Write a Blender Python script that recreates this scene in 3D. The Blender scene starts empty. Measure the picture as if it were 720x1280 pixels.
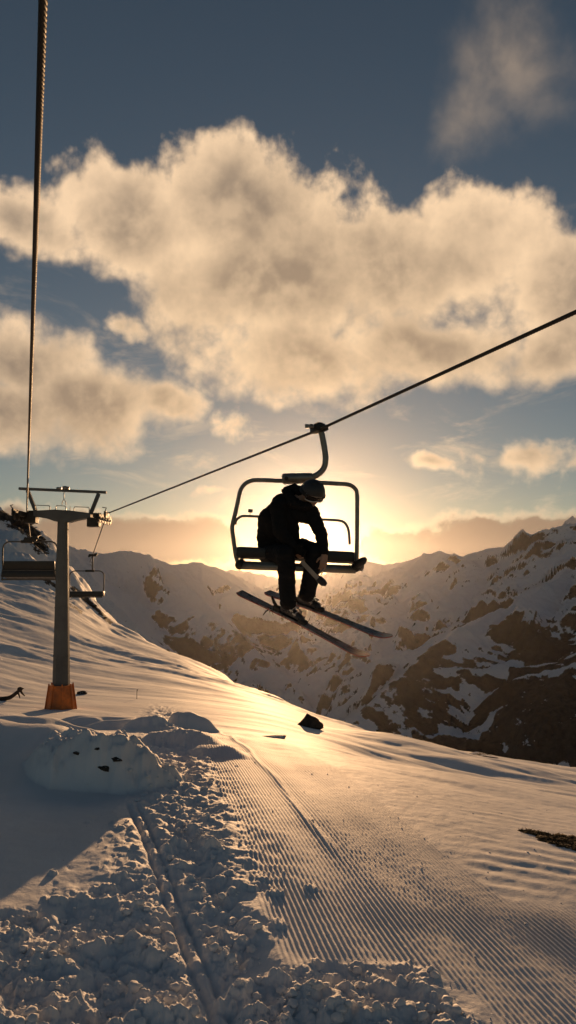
import bpy, bmesh, math, random
import numpy as np, time
_T0 = time.time()
from mathutils import Vector, Matrix, noise as mnoise

# ------------------------------------------------------------------ camera, light, exposure
FPX = 914.0                                   # focal length in photo pixels (720 x 1280)
HOR = 725.0                                   # horizon row
PITCH = math.atan((HOR - 640) / FPX)
SUN_AZ = math.atan((384 - 360) / FPX)         # to the right of +Y
SUN_EL = math.radians(4.3)
scene = bpy.context.scene
COL = scene.collection

cam_d = bpy.data.cameras.new('camera')
cam = bpy.data.objects.new('camera', cam_d)
COL.objects.link(cam)
cam_d.sensor_fit = 'VERTICAL'
cam_d.sensor_height = 36.0
cam_d.sensor_width = 36.0
cam_d.lens = 36.0 * FPX / 1280.0
cam_d.clip_start = 0.05
cam_d.clip_end = 90000
cam.location = (0, 0, 0)
cam.rotation_euler = (math.pi / 2 + PITCH, 0, 0)
scene.camera = cam

SP, CP = math.sin(PITCH), math.cos(PITCH)
def pdir(px, py):
    u = (px - 360) / FPX; v = (640 - py) / FPX
    return (u, CP - v * SP, SP + v * CP)
def at(px, py, Y):
    d = pdir(px, py)
    return Vector((d[0] / d[1] * Y, Y, d[2] / d[1] * Y))
def tanel(py):
    v = (640 - np.asarray(py, float)) / FPX
    return (SP + v * CP) / (CP - v * SP)

sun_d = bpy.data.lights.new('sun', 'SUN')
sun = bpy.data.objects.new('sun', sun_d)
COL.objects.link(sun)
sun_d.energy = 5.0
sun_d.angle = math.radians(0.55)
sun_d.color = (1.0, 0.57, 0.27)
SUNV = Vector((math.sin(SUN_AZ) * math.cos(SUN_EL), math.cos(SUN_AZ) * math.cos(SUN_EL), math.sin(SUN_EL)))
sun.rotation_euler = SUNV.to_track_quat('Z', 'Y').to_euler()

vs = scene.view_settings
vs.view_transform = 'Standard'; vs.look = 'None'; vs.gamma = 1.0; vs.use_curve_mapping = False
vs.exposure = 0.0
SKY_STRENGTH = 0.055
HAZE_DENSITY = 0.52e-5
cy = scene.cycles
cy.max_bounces = 4; cy.diffuse_bounces = 2; cy.glossy_bounces = 2; cy.transmission_bounces = 1; cy.volume_bounces = 0; cy.transparent_max_bounces = 4
cy.caustics_reflective = False; cy.caustics_refractive = False

# ------------------------------------------------------------------ node helpers
class NT:
    def __init__(s, tree):
        s.t = tree; s.n = tree.nodes; s.l = tree.links
    def new(s, typ, **kw):
        n = s.n.new(typ)
        for k, v in kw.items(): setattr(n, k, v)
        return n
    def put(s, sock, v):
        if isinstance(v, bpy.types.NodeSocket): s.l.new(v, sock)
        else: sock.default_value = v
    def math(s, op, a, b=0.0, c=0.0, clamp=False):
        n = s.new('ShaderNodeMath', operation=op); n.use_clamp = clamp
        s.put(n.inputs[0], a); s.put(n.inputs[1], b)
        if len(n.inputs) > 2: s.put(n.inputs[2], c)
        return n.outputs[0]
    def vmath(s, op, a, b=None):
        n = s.new('ShaderNodeVectorMath', operation=op)
        s.put(n.inputs[0], a)
        if b is not None: s.put(n.inputs[1], b)
        return n.outputs['Value'] if op in ('LENGTH', 'DOT_PRODUCT', 'DISTANCE') else n.outputs[0]
    def comb(s, x, y, z):
        n = s.new('ShaderNodeCombineXYZ')
        for i, v in enumerate((x, y, z)): s.put(n.inputs[i], v)
        return n.outputs[0]
    def noise(s, vec, scale, detail=5.0, rough=0.55, dist=0.0, lac=2.0):
        n = s.new('ShaderNodeTexNoise')
        if vec is not None: s.l.new(vec, n.inputs['Vector'])
        n.inputs['Scale'].default_value = scale; n.inputs['Detail'].default_value = detail
        n.inputs['Roughness'].default_value = rough; n.inputs['Distortion'].default_value = dist
        n.inputs['Lacunarity'].default_value = lac
        return n.outputs['Fac']
    def rng(s, v, a, b, c=0.0, d=1.0, mode='SMOOTHSTEP'):
        n = s.new('ShaderNodeMapRange'); n.interpolation_type = mode; n.clamp = True
        s.put(n.inputs['Value'], v)
        for k, x in (('From Min', a), ('From Max', b), ('To Min', c), ('To Max', d)): s.put(n.inputs[k], x)
        return n.outputs['Result']
    def mix(s, f, a, b):
        n = s.new('ShaderNodeMix', data_type='RGBA')
        s.put(n.inputs[0], f)
        for i, x in ((6, a), (7, b)):
            if isinstance(x, tuple) and len(x) == 3: x = x + (1.0,)
            s.put(n.inputs[i], x)
        return n.outputs[2]
    def scale(s, c, f):
        n = s.new('ShaderNodeVectorMath', operation='SCALE')
        s.put(n.inputs[0], c); s.put(n.inputs[3], f)
        return n.outputs[0]

# ------------------------------------------------------------------ world: Nishita sky + clouds laid out by direction
world = bpy.data.worlds.new('World')
scene.world = world
world.use_nodes = True
world.cycles.sampling_method = 'MANUAL'; world.cycles.sample_map_resolution = 256
w = NT(world.node_tree)
w.n.clear()
sky = w.new('ShaderNodeTexSky', sky_type='NISHITA')
sky.sun_disc = False
sky.sun_elevation = SUN_EL
sky.sun_rotation = SUN_AZ
sky.altitude = 2300
sky.air_density = 1.0; sky.dust_density = 0.7; sky.ozone_density = 1.0
tc = w.new('ShaderNodeTexCoord')
D = tc.outputs['Generated']
Dn = w.vmath('NORMALIZE', D)
sep = w.new('ShaderNodeSeparateXYZ'); w.l.new(Dn, sep.inputs[0])
AZ = w.math('ARCTAN2', sep.outputs[0], sep.outputs[1])
EL = w.math('ARCSINE', sep.outputs[2])
P2 = w.comb(AZ, EL, 0.0)                       # azimuth / elevation of the sky point, radians
def azel(px, py):
    d = Vector(pdir(px, py)).normalized()
    return math.atan2(d.x, d.y), math.asin(d.z)

# billow detail (noise over direction, wrapped by itself)
def cloud_noise(vec):
    big = w.noise(vec, 4.0, 2.0, 0.5, 0.0)
    fine = w.noise(vec, 10.0, 8.0, 0.58, 0.1)
    vo = w.new('ShaderNodeTexVoronoi', feature='F1'); w.l.new(vec, vo.inputs['Vector'])
    vo.inputs['Scale'].default_value = 26.0
    vo.inputs['Detail'].default_value = 2.0; vo.inputs['Roughness'].default_value = 0.6
    puff = w.math('SUBTRACT', 0.55, vo.outputs['Distance'])
    r = w.math('ADD', w.math('MULTIPLY', w.math('SUBTRACT', big, 0.5), 0.7), w.math('MULTIPLY', w.math('SUBTRACT', fine, 0.5), 1.25))
    return w.math('ADD', r, w.math('MULTIPLY', puff, 0.15))
warp = w.new('ShaderNodeTexNoise'); w.l.new(P2, warp.inputs['Vector'])
warp.inputs['Scale'].default_value = 7.0; warp.inputs['Detail'].default_value = 4.0
wv = w.scale(w.vmath('SUBTRACT', warp.outputs['Color'], (0.5, 0.5, 0.5)), 0.07)
PW = w.vmath('ADD', P2, wv)

def blobs(lst, P):
    acc = None
    for (px, py, rx, ry) in lst:
        a, e = azel(px, py)
        q = w.vmath('MULTIPLY', w.vmath('SUBTRACT', P, (a, e, 0.0)), (FPX / rx, FPX / ry, 0.0))
        d = w.math('SUBTRACT', 1.0, w.vmath('LENGTH', q))
        if acc is None: acc = d
        else: acc = w.math('SMOOTH_MAX', acc, d, 0.25)
    return acc
BIG = [(285, 250, 150, 95), (170, 275, 125, 85), (30, 275, 120, 45), (330, 340, 230, 130), (470, 330, 150, 95),
       (580, 330, 150, 100), (700, 370, 120, 85), (370, 450, 170, 70), (560, 430, 170, 65), (700, 440, 100, 60),
       (850, 400, 170, 110), (1050, 380, 160, 60)]
LOWL = [(30, 450, 130, 75), (120, 500, 130, 70), (0, 520, 140, 62), (-160, 470, 170, 90), (205, 505, 60, 38)]
SMALL = [(292, 532, 50, 34), (150, 405, 55, 34), (660, 572, 95, 34), (530, 582, 45, 14), (265, 618, 30, 12),
         (740, 575, 70, 25)]
BANK = [(120, 672, 150, 40), (220, 676, 110, 38), (590, 680, 180, 48), (480, 678, 80, 40), (690, 672, 120, 44), (-80, 650, 160, 40), (850, 650, 200, 34)]
dens_b = w.math('MAXIMUM', blobs(BIG, PW), blobs(LOWL, PW))
dens_s = blobs(SMALL, PW)
dens_k = blobs(BANK, PW)
n0 = cloud_noise(P2)
sa = Vector((SUN_AZ, math.radians(3.9), 0))
tosun = w.vmath('NORMALIZE', w.vmath('SUBTRACT', tuple(sa), P2))
P2s = w.vmath('ADD', P2, w.scale(tosun, 0.022))
n1 = cloud_noise(P2s)
body_b = w.math('ADD', w.math('MULTIPLY', dens_b, 1.45), w.math('MULTIPLY', n0, 1.35))
body_s = w.math('ADD', w.math('MULTIPLY', w.math('SUBTRACT', dens_s, 0.06), 1.1), w.math('MULTIPLY', n0, 2.1))
body_s = w.math('MINIMUM', body_s, w.math('ADD', w.math('MULTIPLY', dens_s, 2.0), 0.9))
body_k = w.math('ADD', w.math('MULTIPLY', dens_k, 1.7), w.math('MULTIPLY', n0, 1.9))
body = w.math('MAXIMUM', body_b, w.math('MAXIMUM', body_s, body_k))
alpha = w.rng(body, 0.0, w.math('ADD', 0.42, w.math('MULTIPLY', w.rng(EL, 0.55, 0.2), 0.35)))
# thin veil at top right, and stray wisps
wisp = blobs([(640, 70, 110, 90), (590, 140, 70, 60)], PW)
wa = w.math('MULTIPLY', w.rng(w.math('ADD', wisp, w.math('MULTIPLY', n0, 0.9)), 0.0, 1.3), 0.27)
streak = w.noise(w.vmath('MULTIPLY', P2, (1.0, 3.2, 1.0)), 6.0, 8.0, 0.62, 0.6)
st = w.math('MULTIPLY', w.rng(streak, 0.50, 0.80), w.rng(EL, 0.55, 0.15, 0.0, 0.55))
# distance from the sun in the sky
ds = w.vmath('DISTANCE', P2, tuple(sa))
prox = w.rng(ds, 0.75, 0.05)
thick = w.rng(body, 0.12, 1.15)
lit = w.rng(w.math('SUBTRACT', n0, n1), -0.22, 0.26)
rim_c = w.mix(prox, (0.88, 0.63, 0.41), (1.10, 0.77, 0.46))
core_c = w.mix(prox, (0.175, 0.148, 0.128), (0.46, 0.32, 0.20))
shade = w.math('ADD', w.math('MULTIPLY', thick, 0.70), w.math('MULTIPLY', w.math('SUBTRACT', 0.5, lit), 0.42))
lown = w.noise(P2, 3.6, 4.0, 0.5, 0.0)
shade = w.math('ADD', shade, w.math('MULTIPLY', w.math('SUBTRACT', lown, 0.45), 1.1), clamp=True)
shade = w.math('ADD', shade, w.math('MULTIPLY', w.math('MULTIPLY', w.rng(dens_k, -0.1, 0.1), w.rng(body_k, 0.22, 0.75)), 0.9), clamp=True)
core_c = w.mix(w.rng(dens_k, 0.05, 0.35), core_c, (0.27, 0.185, 0.125))
ccol = w.mix(shade, rim_c, core_c)
bg_sky = w.new('ShaderNodeBackground'); w.l.new(w.vmath('MULTIPLY', sky.outputs[0], (1.02, 0.98, 0.95)), bg_sky.inputs[0]); bg_sky.inputs[1].default_value = SKY_STRENGTH
bg_c = w.new('ShaderNodeBackground'); w.l.new(ccol, bg_c.inputs[0]); bg_c.inputs[1].default_value = 1.0
at_ = w.math('MAXIMUM', alpha, w.math('MAXIMUM', wa, st))
# nothing of this below the horizon
at_ = w.math('MULTIPLY', at_, w.rng(EL, -0.03, 0.0))
mx = w.new('ShaderNodeMixShader'); w.l.new(at_, mx.inputs[0]); w.l.new(bg_sky.outputs[0], mx.inputs[1]); w.l.new(bg_c.outputs[0], mx.inputs[2])
# aureole of the low sun in the air around it
g1 = w.math('POWER', 2.718, w.math('MULTIPLY', ds, -40.0))
g2 = w.math('POWER', 2.718, w.math('MULTIPLY', ds, -6.5))
glow = w.math('ADD', w.math('MULTIPLY', g1, 1.8), w.math('MULTIPLY', g2, 0.07))
gcol = w.new('ShaderNodeBackground'); gcol.inputs[0].default_value = (1.0, 0.70, 0.46, 1); w.l.new(glow, gcol.inputs[1])
add = w.new('ShaderNodeAddShader'); w.l.new(mx.outputs[0], add.inputs[0]); w.l.new(gcol.outputs[0], add.inputs[1])
wo = w.new('ShaderNodeOutputWorld'); w.l.new(add.outputs[0], wo.inputs[0])

# ------------------------------------------------------------------ object helpers
def tag(o, label=None, cat=None, group=None, kind=None):
    if label: o['label'] = label
    if cat: o['category'] = cat
    if group: o['group'] = group
    if kind: o['kind'] = kind
    return o
def link(name, me, mat=None, parent=None, smooth=False):
    o = bpy.data.objects.new(name, me)
    COL.objects.link(o)
    if mat is not None:
        for m in (mat if isinstance(mat, (list, tuple)) else [mat]): me.materials.append(m)
    if parent is not None: o.parent = parent
    if smooth:
        me.polygons.foreach_set('use_smooth', [True] * len(me.polygons))
    return o
def empty(name, loc=(0, 0, 0), rot=(0, 0, 0)):
    o = bpy.data.objects.new(name, None); COL.objects.link(o)
    o.location = loc; o.rotation_euler = rot; o.empty_display_size = 0.2
    return o
class MB:
    """collects shapes into one mesh"""
    def __init__(s): s.b = bmesh.new()
    def box(s, c, size, rot=None, bev=0.0, taper=None):
        M = Matrix.Translation(Vector(c)) @ (rot.to_4x4() if rot else Matrix.Identity(4))
        r = bmesh.ops.create_cube(s.b, size=1.0)
        vv = r['verts']
        for v in vv:
            v.co = Vector((v.co.x * size[0], v.co.y * size[1], v.co.z * size[2]))
            if taper and v.co.z > 0: v.co.x *= taper; v.co.y *= taper
            v.co = M @ v.co
        if bev:
            es = list({e for v in vv for e in v.link_edges})
            bmesh.ops.bevel(s.b, geom=es, offset=bev, segments=2, affect='EDGES', profile=0.6)
        return s
    def tube(s, pts, rad, seg=10, cap=True, closed=False):
        pts = [Vector(p) for p in pts]
        n = len(pts)
        rads = rad if isinstance(rad, (list, tuple)) else [rad] * n
        up = None; rings = []
        for i, p in enumerate(pts):
            if i == 0: t = pts[1] - pts[0]
            elif i == n - 1: t = pts[-1] - pts[-2]
            else: t = (pts[i + 1] - p).normalized() + (p - pts[i - 1]).normalized()
            t.normalize()
            if up is None:
                up = Vector((0, 0, 1)) if abs(t.z) < 0.9 else Vector((1, 0, 0))
            x = t.cross(up).normalized(); up = x.cross(t).normalized()
            rings.append([s.b.verts.new(p + (x * math.cos(2 * math.pi * k / seg) + up * math.sin(2 * math.pi * k / seg)) * rads[i]) for k in range(seg)])
        for a, b in zip(rings[:-1], rings[1:]):
            for k in range(seg):
                s.b.faces.new((a[k], a[(k + 1) % seg], b[(k + 1) % seg], b[k]))
        if cap:
            s.b.faces.new(rings[0][::-1]); s.b.faces.new(rings[-1])
        return s
    def prism(s, pts, y0, y1, M=None):
        """outline in x,z extruded from y0 to y1"""
        f = [s.b.verts.new((x, y0, z)) for x, z in pts]; g = [s.b.verts.new((x, y1, z)) for x, z in pts]
        s.b.faces.new(f); s.b.faces.new(g[::-1])
        for i in range(len(pts)):
            j = (i + 1) % len(pts)
            s.b.faces.new((f[j], f[i], g[i], g[j]))
        if M:
            for v in f + g: v.co = M @ v.co
        return s
    def ball(s, c, r, seg=16, rot=None):
        M = Matrix.Translation(Vector(c)) @ (rot.to_4x4() if rot else Matrix.Identity(4))
        rr = r if isinstance(r, (tuple, list)) else (r, r, r)
        q = bmesh.ops.create_uvsphere(s.b, u_segments=seg, v_segments=max(6, seg * 2 // 3), radius=1.0)
        for v in q['verts']: v.co = M @ Vector((v.co.x * rr[0], v.co.y * rr[1], v.co.z * rr[2]))
        return s
    def build(s, name, mat, parent=None, smooth=False, angle=None):
        bmesh.ops.recalc_face_normals(s.b, faces=s.b.faces)
        me = bpy.data.meshes.new(name); s.b.to_mesh(me); s.b.free()
        o = link(name, me, mat, parent, smooth)
        if angle and hasattr(me, 'set_sharp_from_angle'):
            me.set_sharp_from_angle(angle=math.radians(angle))
        return o
def arc(c, r, a0, a1, n, y=0.0):
    return [Vector((c[0] + r * math.cos(a0 + (a1 - a0) * i / n), y, c[1] + r * math.sin(a0 + (a1 - a0) * i / n))) for i in range(n + 1)]

def grid_mesh(name, X, Y, Z):
    n, m = X.shape
    me = bpy.data.meshes.new(name)
    co = np.stack([X, Y, Z], -1).reshape(-1, 3).astype(np.float32)
    idx = np.arange(n * m).reshape(n, m)
    q = np.stack([idx[:-1, :-1], idx[:-1, 1:], idx[1:, 1:], idx[1:, :-1]], -1).reshape(-1, 4)
    me.vertices.add(n * m); me.vertices.foreach_set('co', co.ravel())
    me.loops.add(q.size); me.loops.foreach_set('vertex_index', q.ravel().astype(np.int32))
    me.polygons.add(len(q))
    me.polygons.foreach_set('loop_start', np.arange(0, q.size, 4, dtype=np.int32))
    me.polygons.foreach_set('loop_total', np.full(len(q), 4, dtype=np.int32))
    me.polygons.foreach_set('use_smooth', np.ones(len(q), dtype=bool))
    me.update(calc_edges=True)
    return me

# ------------------------------------------------------------------ numpy noise
_rs = np.random.RandomState(7)
_perm = _rs.permutation(4096)
_ga = _rs.rand(4096) * 2 * np.pi
_gx, _gy = np.cos(_ga).astype(np.float32), np.sin(_ga).astype(np.float32)
_perm = _perm.astype(np.int32)
def perlin(x, y, seed=0):
    xi = np.floor(x).astype(np.int32); yi = np.floor(y).astype(np.int32)
    xf = (x - xi).astype(np.float32); yf = (y - yi).astype(np.float32)
    def g(ix, iy, dx, dy):
        h = _perm[(_perm[(ix + seed * 57) & 4095] + iy) & 4095]
        return _gx[h] * dx + _gy[h] * dy
    u = xf * xf * xf * (xf * (xf * 6 - 15) + 10); v = yf * yf * yf * (yf * (yf * 6 - 15) + 10)
    a = g(xi, yi, xf, yf); b = g(xi + 1, yi, xf - 1, yf)
    c = g(xi, yi + 1, xf, yf - 1); d = g(xi + 1, yi + 1, xf - 1, yf - 1)
    return 1.4 * ((a + (b - a) * u) + ((c + (d - c) * u) - (a + (b - a) * u)) * v)
def fbm(x, y, o=5, seed=0, gain=0.5, lac=2.03):
    r = 0; A = 1.0
    for i in range(o):
        r = r + A * perlin(x, y, seed + i); A *= gain; x = x * lac + 3.7; y = y * lac - 1.3
    return r
def ridged(x, y, o=6, seed=0, gain=0.5, lac=2.07):
    r = 0; A = 1.0; w_ = 1.0
    for i in range(o):
        n = 1 - np.abs(perlin(x, y, seed + i)) * 1.5
        n = np.clip(n, 0, 1) ** 2
        r = r + A * n * w_; w_ = np.clip(n * 1.6, 0, 1); A *= gain; x = x * lac + 1.7; y = y * lac + 9.2
    return r
def sstep(x, a, b):
    t = np.clip((x - a) / (b - a), 0, 1); return t * t * (3 - 2 * t)

# ------------------------------------------------------------------ materials
def mat_new(name):
    m = bpy.data.materials.new(name); m.use_nodes = True
    t = NT(m.node_tree)
    b = t.n['Principled BSDF']
    return m, t, b
def bump(t, b, h, strength, dist):
    n = t.new('ShaderNodeBump'); n.inputs['Strength'].default_value = strength; n.inputs['Distance'].default_value = dist
    t.l.new(h, n.inputs['Height']); t.l.new(n.outputs[0], b.inputs['Normal'])
    return n
def simple(name, col, rough=0.5, metal=0.0, var=0.25, scale=6.0, bmp=0.15, bscale=40.0, bd=0.002, spec=0.5):
    m, t, b = mat_new(name)
    tcn = t.new('ShaderNodeTexCoord').outputs['Object']
    n = t.noise(tcn, scale, 6, 0.6)
    dark = tuple(c * (1 - var) for c in col); lite = tuple(min(1, c * (1 + var)) for c in col)
    t.l.new(t.mix(t.rng(n, 0.3, 0.7), dark, lite), b.inputs['Base Color'])
    t.l.new(t.rng(n, 0.3, 0.7, max(0.05, rough - 0.1), min(1, rough + 0.12)), b.inputs['Roughness'])
    b.inputs['Metallic'].default_value = metal
    b.inputs['Specular IOR Level'].default_value = spec
    bump(t, b, t.noise(tcn, bscale, 4, 0.6), bmp, bd)
    return m

def snow_near_mat():
    m, t, b = mat_new('snow')
    P = t.new('ShaderNodeTexCoord').outputs['Object']
    n = t.noise(P, 0.9, 8, 0.6)
    ra = t.new('ShaderNodeAttribute', attribute_name='rockiness').outputs['Fac']
    rn = t.math('ADD', t.math('MULTIPLY', t.noise(P, 0.35, 8, 0.7), 0.6), t.math('MULTIPLY', t.noise(P, 1.7, 6, 0.65), 0.4))
    rf = t.rng(t.math('SUBTRACT', rn, t.math('SUBTRACT', 1.0, ra)), 0.0, 0.02)
    t.l.new(t.mix(rf, t.mix(t.rng(n, 0.3, 0.7), (0.74, 0.74, 0.75), (0.84, 0.84, 0.85)), t.mix(t.rng(n, 0.4, 0.6), (0.03, 0.023, 0.018), (0.10, 0.075, 0.055))), b.inputs['Base Color'])
    b.inputs['Roughness'].default_value = 0.7
    b.inputs['Specular IOR Level'].default_value = 0.14
    h = t.math('ADD', t.math('MULTIPLY', t.noise(P, 60.0, 5, 0.7), 0.0035), t.math('MULTIPLY', t.noise(P, 4.0, 4, 0.5), 0.006))
    bump(t, b, h, 0.8, 1.0)
    return m
def mountain_mat():
    m, t, b = mat_new('mountain')
    g = t.new('ShaderNodeNewGeometry')
    P = g.outputs['Position']
    sp = t.new('ShaderNodeSeparateXYZ'); t.l.new(g.outputs['Normal'], sp.inputs[0])
    sz = t.new('ShaderNodeSeparateXYZ'); t.l.new(P, sz.inputs[0])
    n1 = t.noise(P, 0.006, 8, 0.65); n2 = t.noise(P, 0.045, 8, 0.72)
    at_r = t.new('ShaderNodeAttribute', attribute_name='rockiness').outputs['Fac']
    s = t.math('ADD', t.math('MULTIPLY', t.math('SUBTRACT', n1, 0.5), 0.14), t.math('MULTIPLY', t.math('SUBTRACT', n2, 0.5), 0.72))
    snow = t.math('SUBTRACT', t.math('ADD', sp.outputs[2], s), at_r)
    f = t.rng(snow, -0.012, 0.012)
    rock = t.mix(t.rng(n2, 0.3, 0.7), (0.020, 0.019, 0.018), (0.070, 0.062, 0.055))
    t.l.new(t.mix(f, rock, (0.88, 0.88, 0.90)), b.inputs['Base Color'])
    b.inputs['Roughness'].default_value = 0.85; b.inputs['Specular IOR Level'].default_value = 0.1
    bump(t, b, t.math('ADD', t.math('MULTIPLY', n2, 9.0), t.math('MULTIPLY', n1, 14.0)), 1.0, 1.3)
    return m
def rock_mat(name, c0, c1, snowy=0.0):
    m, t, b = mat_new(name)
    P = t.new('ShaderNodeTexCoord').outputs['Object']
    g = t.new('ShaderNodeNewGeometry'); sp = t.new('ShaderNodeSeparateXYZ'); t.l.new(g.outputs['Normal'], sp.inputs[0])
    n = t.noise(P, 3.0, 8, 0.7)
    c = t.mix(t.rng(n, 0.3, 0.7), c0, c1)
    if snowy:
        f = t.rng(t.math('ADD', sp.outputs[2], t.math('MULTIPLY', t.math('SUBTRACT', n, 0.5), 0.8)), snowy, snowy + 0.08)
        c = t.mix(f, c, (0.8, 0.8, 0.82))
    t.l.new(c, b.inputs['Base Color']); b.inputs['Roughness'].default_value = 0.9; b.inputs['Specular IOR Level'].default_value = 0.2
    bump(t, b, t.noise(P, 14.0, 6, 0.7), 0.6, 0.05)
    return m
M_SNOW = snow_near_mat()
M_MOUNT = mountain_mat()
M_ROCK = rock_mat('dark_rock', (0.025, 0.02, 0.017), (0.08, 0.062, 0.048), 0.93)
M_TURF = rock_mat('brown_turf', (0.04, 0.026, 0.012), (0.14, 0.09, 0.04))
M_STEEL = simple('galvanised_steel', (0.30, 0.29, 0.27), 0.45, 0.7, 0.2, 9.0)
M_MAST = simple('grey_painted_mast', (0.10, 0.105, 0.105), 0.55, 0.1, 0.3, 1.4, 0.1, 20)
M_DARK = simple('dark_metal', (0.05, 0.045, 0.04), 0.5, 0.6, 0.3, 12.0)
M_ORANGE = simple('orange_padding', (0.62, 0.17, 0.03), 0.55, 0.0, 0.35, 4.0, 0.3, 8, 0.01)
M_SEAT = simple('black_seat_vinyl', (0.022, 0.02, 0.019), 0.45, 0.0, 0.3, 10.0, 0.2, 60)
M_TUBE = simple('chair_frame_steel', (0.26, 0.24, 0.21), 0.38, 0.6, 0.2, 14.0)
M_ROPE = simple('wire_rope', (0.05, 0.043, 0.037), 0.6, 0.35, 0.35, 40.0)
M_JACKET = simple('black_jacket_fabric', (0.014, 0.013, 0.013), 0.85, 0.0, 0.3, 9.0, 0.5, 120, 0.002, 0.2)
M_TROUS = simple('black_trouser_fabric', (0.012, 0.012, 0.014), 0.8, 0.0, 0.3, 9.0, 0.5, 120, 0.002, 0.2)
M_SKIN = simple('skin', (0.42, 0.24, 0.16), 0.5, 0.0, 0.1, 20.0)
M_HELMET = simple('matt_dark_helmet', (0.035, 0.033, 0.034), 0.5, 0.0, 0.15, 10.0)
M_FRAME_W = simple('goggle_frame', (0.55, 0.53, 0.50), 0.35)
M_LENS = simple('goggle_lens', (0.02, 0.012, 0.01), 0.08)
M_BOOT = simple('boot_shell', (0.03, 0.03, 0.033), 0.35, 0.0, 0.3)
M_BUCKLE = simple('buckle_metal', (0.55, 0.55, 0.55), 0.3, 0.7)
M_GLOVE = simple('pale_fabric', (0.35, 0.30, 0.25), 0.7)
M_BARK = simple('weathered_wood', (0.05, 0.035, 0.025), 0.85, 0, 0.4, 8, 0.6, 30, 0.02)
def ski_mat():
    m, t, b = mat_new('ski_topsheet')
    P = t.new('ShaderNodeTexCoord').outputs['Object']
    n = t.noise(t.vmath('MULTIPLY', P, (3.0, 22.0, 3.0)), 3.0, 5, 0.6, 0.8)
    c = t.mix(t.rng(n, 0.44, 0.50), (0.05, 0.045, 0.045), (0.30, 0.28, 0.27))
    c = t.mix(t.rng(n, 0.60, 0.63), c, (0.42, 0.04, 0.02))
    t.l.new(c, b.inputs['Base Color']); b.inputs['Roughness'].default_value = 0.35
    return m
M_SKI = ski_mat()
M_SKIEDGE = simple('red_ski_sidewall', (0.42, 0.03, 0.015), 0.4)

# ------------------------------------------------------------------ near snow slope
PXC = np.array([-700, -250, 0, 80, 130, 240, 340, 400, 560, 720, 900, 1400], float)
YR = np.array([0.3, 1.2, 2.2, 3, 4, 5.5, 7.5, 10, 14, 18, 25, 40, 70, 110, 160, 220], float)
TAB = {   # row of the snow surface in each column at each distance (0 = past the crest)
 -700: [1290, 1155, 1075, 1000, 950, 915, 880, 845, 800, 720, 650, 600, 570, 560],
 -250: [1325, 1172, 1085, 1005, 952, 920, 892, 868, 825, 765, 700, 650, 615, 600],
 0:    [1330, 1180, 1090, 1010, 955, 925, 900, 885, 850, 800, 740, 690, 655, 642],
 80:   [1335, 1185, 1095, 1015, 960, 930, 903, 884, 860, 815, 762, 722, 700, 0],
 130:  [1340, 1190, 1100, 1018, 963, 932, 905, 886, 862, 825, 788, 765, 0, 0],
 240:  [1345, 1195, 1105, 1022, 968, 935, 907, 888, 868, 843, 825, 0, 0, 0],
 340:  [1350, 1200, 1110, 1028, 975, 942, 915, 897, 883, 874, 0, 0, 0, 0],
 400:  [1355, 1205, 1115, 1032, 980, 950, 925, 911, 902, 897, 0, 0, 0, 0],
 560:  [1365, 1215, 1128, 1050, 1003, 975, 955, 943, 937, 0, 0, 0, 0, 0],
 720:  [1375, 1230, 1145, 1070, 1028, 1003, 985, 973, 966, 0, 0, 0, 0, 0],
 900:  [1385, 1245, 1160, 1090, 1052, 1030, 1010, 1000, 993, 0, 0, 0, 0, 0],
 1400: [1405, 1270, 1195, 1135, 1105, 1085, 1068, 1060, 1055, 0, 0, 0, 0, 0]}
def zcolumn(px):
    row = TAB[int(px)]
    t22 = float(tanel(row[0])) * 2.2
    zs = [t22 + 0.05, t22 + 0.03]; last = 0
    for y_, p in zip(YR[2:], row):
        last = p or last
        zs.append(float(tanel(last)) * y_)
    return zs
ZT = np.array([zcolumn(p) for p in PXC])         # columns x distances
_off = ZT - ZT[5][None, :]
for _i, _z in enumerate((-1.60, -1.60, -1.60, -1.60, -1.62, -1.68, -1.81, -2.09)): ZT[:, _i] = _z + _off[:, _i] * min(1.0, YR[_i] / 3)
LY = np.log(YR)
def pchip(xk, yk, x):
    h = np.diff(xk); d = np.diff(yk, axis=-1) / h
    m = np.zeros_like(yk)
    m[..., 1:-1] = (d[..., :-1] * h[1:] + d[..., 1:] * h[:-1]) / (h[1:] + h[:-1])
    m[..., 0] = d[..., 0]; m[..., -1] = d[..., -1]
    i = np.clip(np.searchsorted(xk, x) - 1, 0, len(xk) - 2)
    t = (x - xk[i]) / h[i]
    return ((1 + 2 * t) * (1 - t) ** 2 * yk[..., i] + t * (1 - t) ** 2 * h[i] * m[..., i]
            + t * t * (3 - 2 * t) * yk[..., i + 1] + t * t * (t - 1) * h[i] * m[..., i + 1])
AC = (PXC - 360) / FPX
def base_ground(A, Ys):
    """A: 1d tangents, Ys: 1d distances -> z[len(Ys), len(A)]"""
    TA = pchip(AC, ZT.T, np.clip(A, AC[0], AC[-1])).T          # per direction: heights at YR
    brow_ = np.interp(A * FPX + 360, [-250, 0, 80, 130, 240, 340, 400, 480, 560, 720], [220, 210, 155, 112, 68, 44, 36, 29, 25, 24])
    out = np.zeros((len(Ys), len(A)))
    for j in range(len(A)):
        yc = brow_[j]; over = np.maximum(Ys - yc, 0)
        z = pchip(YR, TA[j], np.minimum(Ys, yc))
        sl = z[-1] / yc                                         # run out along the line of sight, then fall away
        out[:, j] = z + sl * over * np.exp(-over / (0.10 * yc)) - 0.45 * over * (1 - np.exp(-over / (0.10 * yc)))
    return out

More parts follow.
